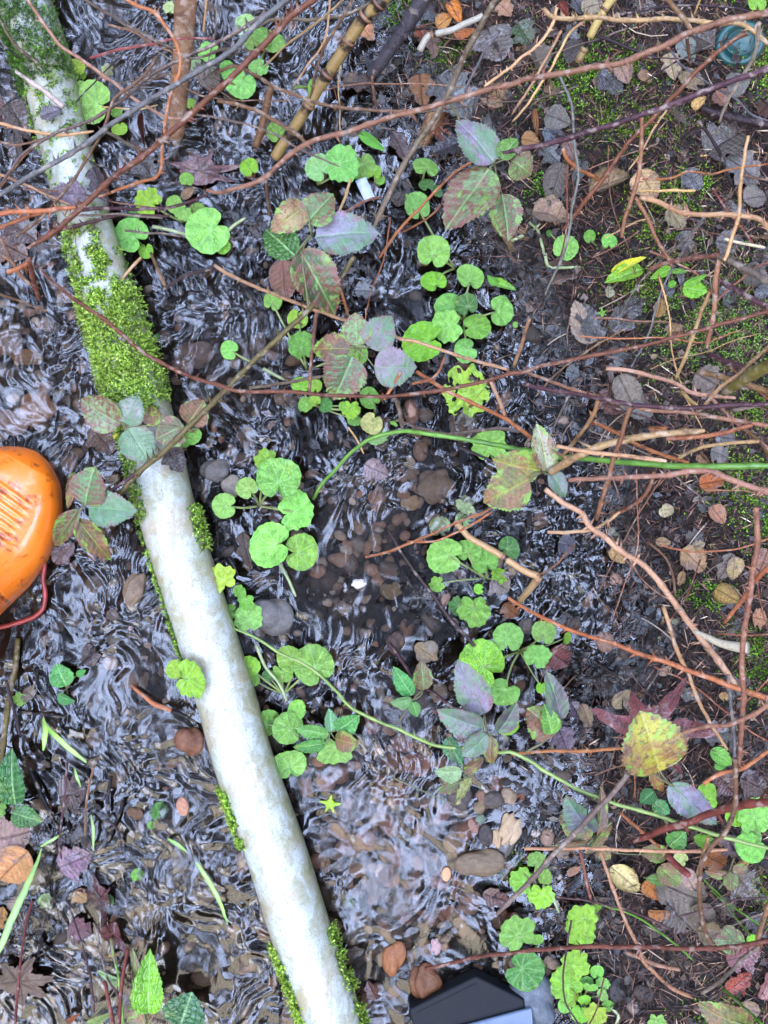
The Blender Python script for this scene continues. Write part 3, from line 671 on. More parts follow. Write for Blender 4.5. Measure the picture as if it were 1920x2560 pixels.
# pipe helper: y pixel -> index ; side u (-1 left edge .. 1 right edge)
pyv = 1280-pc[:, 1]/(S*(CAMH-PZ)/CAMH)
def psurf(y, u):
    i = np.interp(y, pyv, np.arange(len(pc))); i0 = np.clip(i.astype(int), 0, len(pc)-2); c = pc[i0]; n_ = Nn[i0]; up = Up[i0]
    c = c+(pc[i0+1]-c)*(i-i0)[:, None]
    n_ = np.where((n_[:, :1]) < 0, -n_, n_)            # points to +x (picture right)
    th = np.arcsin(np.clip(u, -.999, .999)); nn = np.sin(th)[:, None]*n_+np.cos(th)[:, None]*np.where(up[:, 2:] < 0, -up, up)
    over = np.clip(np.abs(u)-1, 0, 1)[:, None]; nn = unit(nn)
    return c+nn*pr[i0][:, None]-over*np.array([[0, 0, .06]])+np.sign(u)[:, None]*n_*over*.02, nn
def moss(name, label, base, nrm, n_leaf=9, L=.006, W=.0016, stem=.008, spread=.9, col=(1, 1, 1), upb=0.):
    n = len(base); st = unit(nrm+RNG.normal(0, spread, (n, 3))+np.array([0, 0, upb]))
    r = np.repeat(np.arange(n), n_leaf); t = np.tile(np.linspace(.1, 1, n_leaf), n); sl = RNG.uniform(.6, 1.3, n)*stem
    b = base[r]+st[r]*(sl[r]*t)[:, None]; rnd = unit(np.cross(st[r], RNG.normal(0, 1, (len(r), 3)))); dv = unit(st[r]*.75+rnd*.9); sd = unit(np.cross(dv, st[r]))
    Ls = L*RNG.uniform(.6, 1.2, len(r))*(1.15-.5*t)
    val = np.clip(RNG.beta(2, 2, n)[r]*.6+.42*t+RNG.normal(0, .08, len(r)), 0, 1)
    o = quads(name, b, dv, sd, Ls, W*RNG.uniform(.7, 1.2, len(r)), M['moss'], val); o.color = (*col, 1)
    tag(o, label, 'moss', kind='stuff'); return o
def pmoss(n, y0, y1, u0, u1, noise_thr=-.3, sc=30):
    y = RNG.uniform(y0, y1, n*3); u = RNG.uniform(u0, u1, n*3); m = pn(y/sc, u*2.2, 71)+.3*pn(y/9, u*7, 72) > noise_thr; y = y[m][:n]; u = u[m][:n]
    return psurf(y, u)
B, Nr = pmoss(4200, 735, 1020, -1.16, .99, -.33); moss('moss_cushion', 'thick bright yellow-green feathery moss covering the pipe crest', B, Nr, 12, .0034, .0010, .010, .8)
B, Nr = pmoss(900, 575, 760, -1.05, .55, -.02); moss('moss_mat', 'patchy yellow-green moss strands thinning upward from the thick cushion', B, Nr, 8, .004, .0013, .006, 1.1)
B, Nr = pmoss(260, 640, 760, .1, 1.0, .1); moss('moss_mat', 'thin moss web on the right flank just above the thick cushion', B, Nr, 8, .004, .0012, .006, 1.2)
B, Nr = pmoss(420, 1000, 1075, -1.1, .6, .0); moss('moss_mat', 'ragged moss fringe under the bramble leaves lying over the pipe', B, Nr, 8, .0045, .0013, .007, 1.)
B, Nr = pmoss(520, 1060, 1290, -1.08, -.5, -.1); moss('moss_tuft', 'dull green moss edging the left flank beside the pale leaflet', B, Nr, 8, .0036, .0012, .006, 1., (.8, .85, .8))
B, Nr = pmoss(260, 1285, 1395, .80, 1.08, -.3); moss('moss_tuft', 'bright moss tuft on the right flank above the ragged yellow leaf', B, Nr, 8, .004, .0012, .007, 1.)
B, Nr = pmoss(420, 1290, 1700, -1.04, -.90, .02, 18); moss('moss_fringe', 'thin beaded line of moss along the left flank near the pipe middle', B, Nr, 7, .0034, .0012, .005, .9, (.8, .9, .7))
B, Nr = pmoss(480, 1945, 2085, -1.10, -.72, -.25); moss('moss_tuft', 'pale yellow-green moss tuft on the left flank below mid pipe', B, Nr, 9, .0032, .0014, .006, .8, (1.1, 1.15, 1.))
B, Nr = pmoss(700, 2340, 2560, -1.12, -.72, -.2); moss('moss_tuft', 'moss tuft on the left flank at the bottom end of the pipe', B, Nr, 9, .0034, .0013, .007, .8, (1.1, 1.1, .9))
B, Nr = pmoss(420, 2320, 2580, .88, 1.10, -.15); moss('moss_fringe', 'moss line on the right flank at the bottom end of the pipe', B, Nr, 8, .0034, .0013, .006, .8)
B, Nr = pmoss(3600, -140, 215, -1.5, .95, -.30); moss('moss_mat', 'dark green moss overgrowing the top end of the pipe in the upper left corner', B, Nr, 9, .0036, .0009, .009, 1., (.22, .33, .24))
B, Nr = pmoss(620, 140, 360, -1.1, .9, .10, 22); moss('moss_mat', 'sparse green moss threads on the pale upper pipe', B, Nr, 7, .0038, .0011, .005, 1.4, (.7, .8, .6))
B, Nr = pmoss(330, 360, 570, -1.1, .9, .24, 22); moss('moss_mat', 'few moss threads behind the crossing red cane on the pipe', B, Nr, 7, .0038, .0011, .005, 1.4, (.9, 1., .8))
# bank moss: centres (px), radii, count, tint
for (cx, cy, rx, ry, n, c, lab) in [
 (1790, 840, 200, 150, 2600, (.85, .95, 1.2), 'grey-green low moss carpet on the bank at the right edge'),
 (1480, 215, 110, 70, 700, (.7, .9, .6), 'moss patch between fallen grey leaves near the thick pinkish cane'),
 (1400, 260, 100, 60, 400, (.7, .9, .6), 'moss patch left of the dark lobed leaf on the upper bank'),
 (1880, 210, 70, 80, 500, (.9, 1.1, .7), 'bright moss around the teal plastic pot'),
 (1560, 350, 130, 60, 500, (.6, .6, .35), 'brownish moss under the dark purple cane'),
 (1340, 495, 30, 34, 160, (.6, 1., .6), 'small round deep green moss tuft by the speckled leaves'),
 (1620, 560, 90, 90, 600, (.7, .8, .4), 'moss patch below the curled tan leaf'),
 (1690, 490, 60, 40, 260, (.8, 1., .6), 'moss patch beside the straw coloured cane'),
 (1860, 1030, 90, 60, 500, (.7, .8, .6), 'moss patch beneath the bright green stem'),
 (1850, 1220, 110, 90, 900, (.75, .85, .6), 'moss patch at the right edge below the pink canes'),
 (1740, 1480, 60, 40, 260, (.7, .9, .6), 'thin moss near the oval tan leaves'),
 (1890, 1330, 60, 80, 400, (.6, .8, .5), 'dark moss at the right edge by the oval leaves'),
 (1870, 1640, 80, 90, 700, (.6, .75, .4), 'moss on the bank behind the upright cane'),
 (1010, 30, 60, 60, 420, (.45, .7, .4), 'dark green moss by the thick wet branch'),
 (1130, 150, 60, 45, 260, (.5, .6, .3), 'olive moss beneath the orange curled leaf'),
 (1840, 20, 110, 40, 420, (.9, 1.1, .6), 'bright moss in the top right corner'),
 (1270, 2165, 60, 35, 300, (.9, 1.1, .5), 'small moss growth on the flat mossy stone'),
 (1890, 2200, 60, 50, 420, (.9, 1., .6), 'bright moss cushion at the right edge by the small reddish leaf'),
 (1780, 2490, 80, 60, 260, (.5, .6, .3), 'dark moss at the foot of the lower right bank'),
 (1560, 740, 90, 60, 300, (.7, .8, .5), 'moss flecks by the yellow-green shoot'),
 (1500, 290, 240, 230, 500, (.5, .6, .3), 'scattered moss flecks among needles on the upper bank'),
 (1700, 700, 170, 160, 420, (.7, .8, .5), 'scattered moss flecks among needles on the mid bank')]:
    n = int(n*1.6); q = np.stack([cx+rx*RNG.normal(0, .55, n*2), cy+ry*RNG.normal(0, .55, n*2)], 1); q = q[pn(q[:, 0]/24, q[:, 1]/24, 80) > -.12][:n]
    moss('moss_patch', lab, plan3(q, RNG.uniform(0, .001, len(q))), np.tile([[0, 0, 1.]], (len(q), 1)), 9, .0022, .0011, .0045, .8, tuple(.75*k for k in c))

def sticks(name, n, keep, rng, mat, lab):
    q = scatter(n, keep, 900, 2100, -200, 2780); Vs = []; Fs = []; As = []; b0 = 0
    for (x, y) in q:
        L = random.uniform(*rng); a = random.uniform(0, 6.28); m_ = 5; r = random.uniform(.0004, .0013); z0 = Hs(x, y)+.001; z1 = z0+random.uniform(-.002, .012); bend = random.gauss(0, .18)
        C3 = []
        for k in range(m_): t = k/(m_-1); aa = a+bend*t*2; C3.append(((x-960)*S+L*t*math.cos(aa), (1280-y)*S+L*t*math.sin(aa), z0+(z1-z0)*t))
        V = []; F = []; tube(C3, [r*(1-.4*k/(m_-1)) for k in range(m_)], 4, V, F, cap=False); Vs.append(np.array(V)); Fs.append(np.array(F)+b0); b0 += len(V); As.append(np.full(len(V), random.betavariate(1.6, 1.6)))
    o = mk(name, np.concatenate(Vs), np.concatenate(Fs), mat, attr=np.concatenate(As)); tag(o, lab, 'leaf litter', kind='stuff')
M['sticks'] = m_litter('sticks', [(0., (.02, .012, .009)), (.4, (.08, .045, .03)), (.7, (.22, .13, .085)), (1., (.50, .38, .27))], .5)
sticks('twig_litter', 620, lambda x, y: bankd(x, y) > RNG.uniform(-2.2, .8, len(x)), (.012, .07), M['sticks'], 'fine broken twigs and rootlets strewn over the mud edge and bank')
n = 4200
q = scatter(n, lambda x, y: bankd(x, y) > RNG.uniform(-1.2, .6, len(x)), 900, 2150, -250, 2820)
b = plan3(q, RNG.uniform(.0005, .006, n)); th = RNG.uniform(0, 2*np.pi, n); dv = unit(np.stack([np.cos(th), np.sin(th), RNG.normal(0, .35, n)], 1)); sd = unit(np.cross(dv, [0, 0, 1.])+np.stack([np.zeros(n), np.zeros(n), RNG.normal(0, .6, n)], 1)); L = RNG.uniform(.003, .014, n)
M['crumbs'] = m_litter('crumbs', [(0., (.008, .006, .006)), (.45, (.022, .015, .012)), (.75, (.08, .05, .035)), (.92, (.22, .14, .10)), (1., (.4, .32, .25))], .35)
o = quads('leaf_crumbs', b, dv, sd, L, L*RNG.uniform(.3, .8, n), M['crumbs'], RNG.beta(1.4, 2.2, n), up=np.array([[0, 0, 1.]])); tag(o, 'broken crumbs of dark and brown dead leaves over the bank', 'leaf litter', kind='stuff')
# ================================================================= rubber boot
T0 = np.array([92., 1130.]); ax = np.array([-.5, .866]); nx_ = np.array([.866, .5])
ss = np.array([0, 4, 12, 25, 40, 65, 89, 120, 150, 190, 229, 265, 300, 345, 393, 440, 500, 560, 620, 670, 700]); ww = np.interp(ss, [0, 4, 12, 25, 40, 89, 150, 229, 300, 393, 500, 600, 670, 700], [3, 24, 44, 68, 88, 124, 147, 158, 150, 122, 108, 112, 90, 40])
hh = np.interp(ss, [0, 12, 40, 89, 229, 300, 393, 470, 520, 700], [.012, .028, .045, .055, .068, .085, .115, .15, .16, .12])
sfine = np.concatenate([np.linspace(0, 40, 26), np.linspace(42, 700, 230)]); wf = np.interp(sfine, ss, ww); hf = np.interp(sfine, ss, hh)
for _ in range(60): hf[3:-1] = (hf[2:-2]+2*hf[3:-1]+hf[4:])/4
for _ in range(40): wf[12:-1] = (wf[11:-2]+2*wf[12:-1]+wf[13:])/4
V = []; A = []; na = 72
for s_, w_, h_ in zip(sfine, wf, hf):
    for k in range(na+1):
        th = math.pi*k/na; cx = math.cos(th); sx = math.sin(th); e = .62
        p = math.copysign(abs(cx)**.9, cx)*w_; z = .002+h_*sx**e
        rg = 0
        if 95 < s_ < 250 and -130 < p < 80:
            m = sst(95, 115, s_)*(1-sst(232, 250, s_))*sst(-130, -100, p)*(1-sst(30, 80, p)); rg = float(m)*(.5+.5*math.sin(2*math.pi*(s_-.10*p)/19)); z += .0024*rg*float(m)
        crease = math.exp(-((s_-330-.25*p)/5)**2)*(p > -60); z -= .002*crease
        c = T0+ax*s_+nx_*p
        V.append(P(c[0], c[1], z)); A.append(min(1., (1-rg)*.55*(95 < s_ < 250 and -130 < p < 80)+crease*1.2))
F = [(i*(na+1)+k, i*(na+1)+k+1, (i+1)*(na+1)+k+1, (i+1)*(na+1)+k) for i in range(len(sfine)-1) for k in range(na)]
bloc = P(-120, 1500, 0); boot = empty('rubber_boot', bloc)
o = mk('foot_shell', V, F, M['boot'], boot, attr=A); o.location = -boot.location
M['sole'] = m_plain('boot_sole', (.35, .08, .01), .5); V = []
for s_, w_ in zip(sfine[::4], wf[::4]):
    for sg in (-1, 1):
        for z in (.008, -.004): c = T0+ax*(s_-1)+nx_*sg*(w_+3.0); V.append(P(c[0], c[1], z))
m = len(sfine[::4]); F = []
for i in range(m-1):
    a = i*4; F += [(a, a+1, a+5, a+4), (a+2, a+6, a+7, a+3), (a, a+4, a+6, a+2)]
F.append((0, 2, 3, 1)); o = mk('sole', V, F, M['sole'], boot); o.location = -boot.location
c0 = np.array(P(*(T0+ax*575), 0)); th = np.linspace(0, 2*np.pi, 40, endpoint=False); V = []
for z, r in ((.10, .056), (.16, .055), (.24, .058), (.30, .062), (.302, .059), (.24, .055), (.12, .052)):
    for t in th: V.append((c0[0]+r*math.cos(t), c0[1]+r*math.sin(t), z))
F = [(i*40+k, i*40+(k+1) % 40, (i+1)*40+(k+1) % 40, (i+1)*40+k) for i in range(6) for k in range(40)]
o = mk('shaft', V, F, M['boot'], boot, attr=[0]*len(V)); o.location = -boot.location
tag(boot, 'bright orange rubber boot with mud streaked flex ridges standing in the stream', 'boot')
# red cord
pp = pts('G 285,322 291,350 283,400 282,450 290,500 293,560 285,610 262,645 215,683 160,705 100,722 40,738 -40,752')
C3, t, d = to3(pp, .012, .004, clear=None)
V, F = tube(C3, np.full(len(C3), 6.0*S)*(1+.10*pn(d/3., d*0, 9)), 10); o = mk('red_cord', V, F, M['stalk'], color=(.30, .035, .03), attr=[0.]*len(V)); tag(o, 'dark red bumpy cord curving through the water below the orange boot', 'cord')
# ================================================================= black box
M['blackplastic'] = m_plain('black_plastic', (.008, .009, .011), .5, 0, 60, .1, spec=.12)
M['reflectrim'] = m_plain('reflection_blue_rim', (.10, .13, .19), .12, .8, 60, .1)  # blue-white reflection on the black box, painted into the base colour
def slab(poly, z0, z1, name, mat, parent, bev=.0015):
    bm = bmesh.new(); vs = [bm.verts.new(P(x, y, z1)) for x, y in poly]; f = bm.faces.new(vs); r = bmesh.ops.extrude_face_region(bm, geom=[f])
    for v in r['geom']:
        if isinstance(v, bmesh.types.BMVert): v.co.z = z0
    bmesh.ops.recalc_face_normals(bm, faces=bm.faces)
    bmesh.ops.bevel(bm, geom=bm.edges[:], offset=bev, segments=3, affect='EDGES', profile=.5)
    me = bpy.data.meshes.new(name); bm.to_mesh(me); bm.free(); me.materials.append(mat); o = bpy.data.objects.new(name, me); COL.objects.link(o); o.parent = parent; o.location = -parent.location; return o
bx = empty('black_box', P(1170, 2560, 0))
slab([(1022, 2524), (1190, 2440), (1312, 2500), (1318, 2640), (1060, 2680)], -.008, .022, 'box_body', M['blackplastic'], bx, .003)
slab([(1060, 2592), (1296, 2528), (1330, 2520), (1340, 2650), (1070, 2700)], .0225, .0275, 'lid', M['reflectrim'], bx, .002)
slab([(1040, 2533), (1188, 2459), (1194, 2462), (1046, 2537)], .0222, .0228, 'edge_bead', M['blackplastic'], bx, .0002)
tag(bx, 'glossy black plastic box corner with a lid in painted blue reflection standing in the stream', 'box')
# ================================================================= teal pot
M['teal'] = m_plain('teal_plastic', (.008, .055, .050), .4, 0, 60, .8, (.03, .03, .02)); pot = empty('plastic_pot', P(1846, 112, .053))
V = []; ns = 40; prof = [(1.06, -.03), (1.06, -.022), (1.0, -.02), (.97, .004), (.93, .010), (.72, .012), (.70, .008), (.0, .007)]
for r, z in prof:
    for k in range(ns): V.append((r*.031*math.cos(2*math.pi*k/ns), r*.027*math.sin(2*math.pi*k/ns), z))
F = [(i*ns+k, i*ns+(k+1) % ns, (i+1)*ns+(k+1) % ns, (i+1)*ns+k) for i in range(len(prof)-1) for k in range(ns)]
o = mk('pot_body', V, F, M['teal'], pot); o.rotation_euler = (.15, -.1, .3)
V = []; 
for r, z in ((.80, .0115), (.9, .0115), (.88, .0125), (.82, .0125)):
    for k in range(ns): V.append((r*.5*.040*math.cos(2*math.pi*k/ns), r*.5*.032*math.sin(2*math.pi*k/ns), z))
F = [(i*ns+k, i*ns+(k+1) % ns, (i+1) % 4*ns+(k+1) % ns, (i+1) % 4*ns+k) for i in range(4) for k in range(ns)]
o = mk('base_ring', V, F, M['teal'], pot); o.rotation_euler = (.15, -.1, .3)
tag(pot, 'dusty teal plastic pot half buried in moss at the upper right corner', 'pot')
# white strip
V = []; 
for j in range(14):
    for i in range(6): u = i/5; v = j/13; a = np.array([646, 455])*(1-u)+np.array([672, 447])*u; a = a*0+np.array([640+250*.3858+u*28, 450-u*6]); c = a+np.array([v*22, v*50]); V.append(P(890-0+u*26+v*24-2, 452-u*10+v*52, .012+.004*math.sin(u*3.1)+.002*math.sin(v*9)))
F = [(j*6+i, j*6+i+1, j*6+i+7, j*6+i+6) for j in range(13) for i in range(5)]
M['white'] = m_plain('white_film', (.42, .46, .52), .3, 0, 100, .2); o = mk('plastic_strip', V, F, M['white']); tag(o, 'short white plastic strip caught below two overlapping heart-shaped leaves', 'plastic strip')
# ================================================================= stake, branches, canes (woody things)
BR = {'rb': (134, 82, 60), 'red': (140, 72, 62), 'pk': (196, 148, 114), 'pb': (152, 106, 80), 'tan': (212, 168, 116), 'or': (184, 116, 74), 'br': (135, 98, 72), 'gb': (125, 108, 92), 'gy': (110, 105, 105), 'dk': (62, 48, 48), 'pu': (88, 58, 62), 'wh': (225, 205, 180), 'st': (215, 180, 110), 'gn': (110, 125, 70), 'ol': (120, 105, 60), 'bl': (35, 28, 28), 'gr': (110, 160, 50)}
NM = {'rb': 'reddish brown', 'red': 'deep red', 'pk': 'pink-tan', 'pb': 'pinkish brown', 'tan': 'pale tan', 'or': 'orange-brown', 'br': 'brown', 'gb': 'grey-brown', 'gy': 'grey', 'dk': 'dark brown', 'pu': 'purple-brown', 'wh': 'bleached whitish', 'st': 'straw yellow', 'gn': 'greenish', 'ol': 'olive brown', 'bl': 'black wet', 'gr': 'bright green'}
def bc(k, f=.74):
    j = random.uniform(.72, 1.25); return tuple(v*f*j*q for v, q in zip(lin(BR[k]), (1, random.uniform(.92, 1.1), random.uniform(.85, 1.12))))
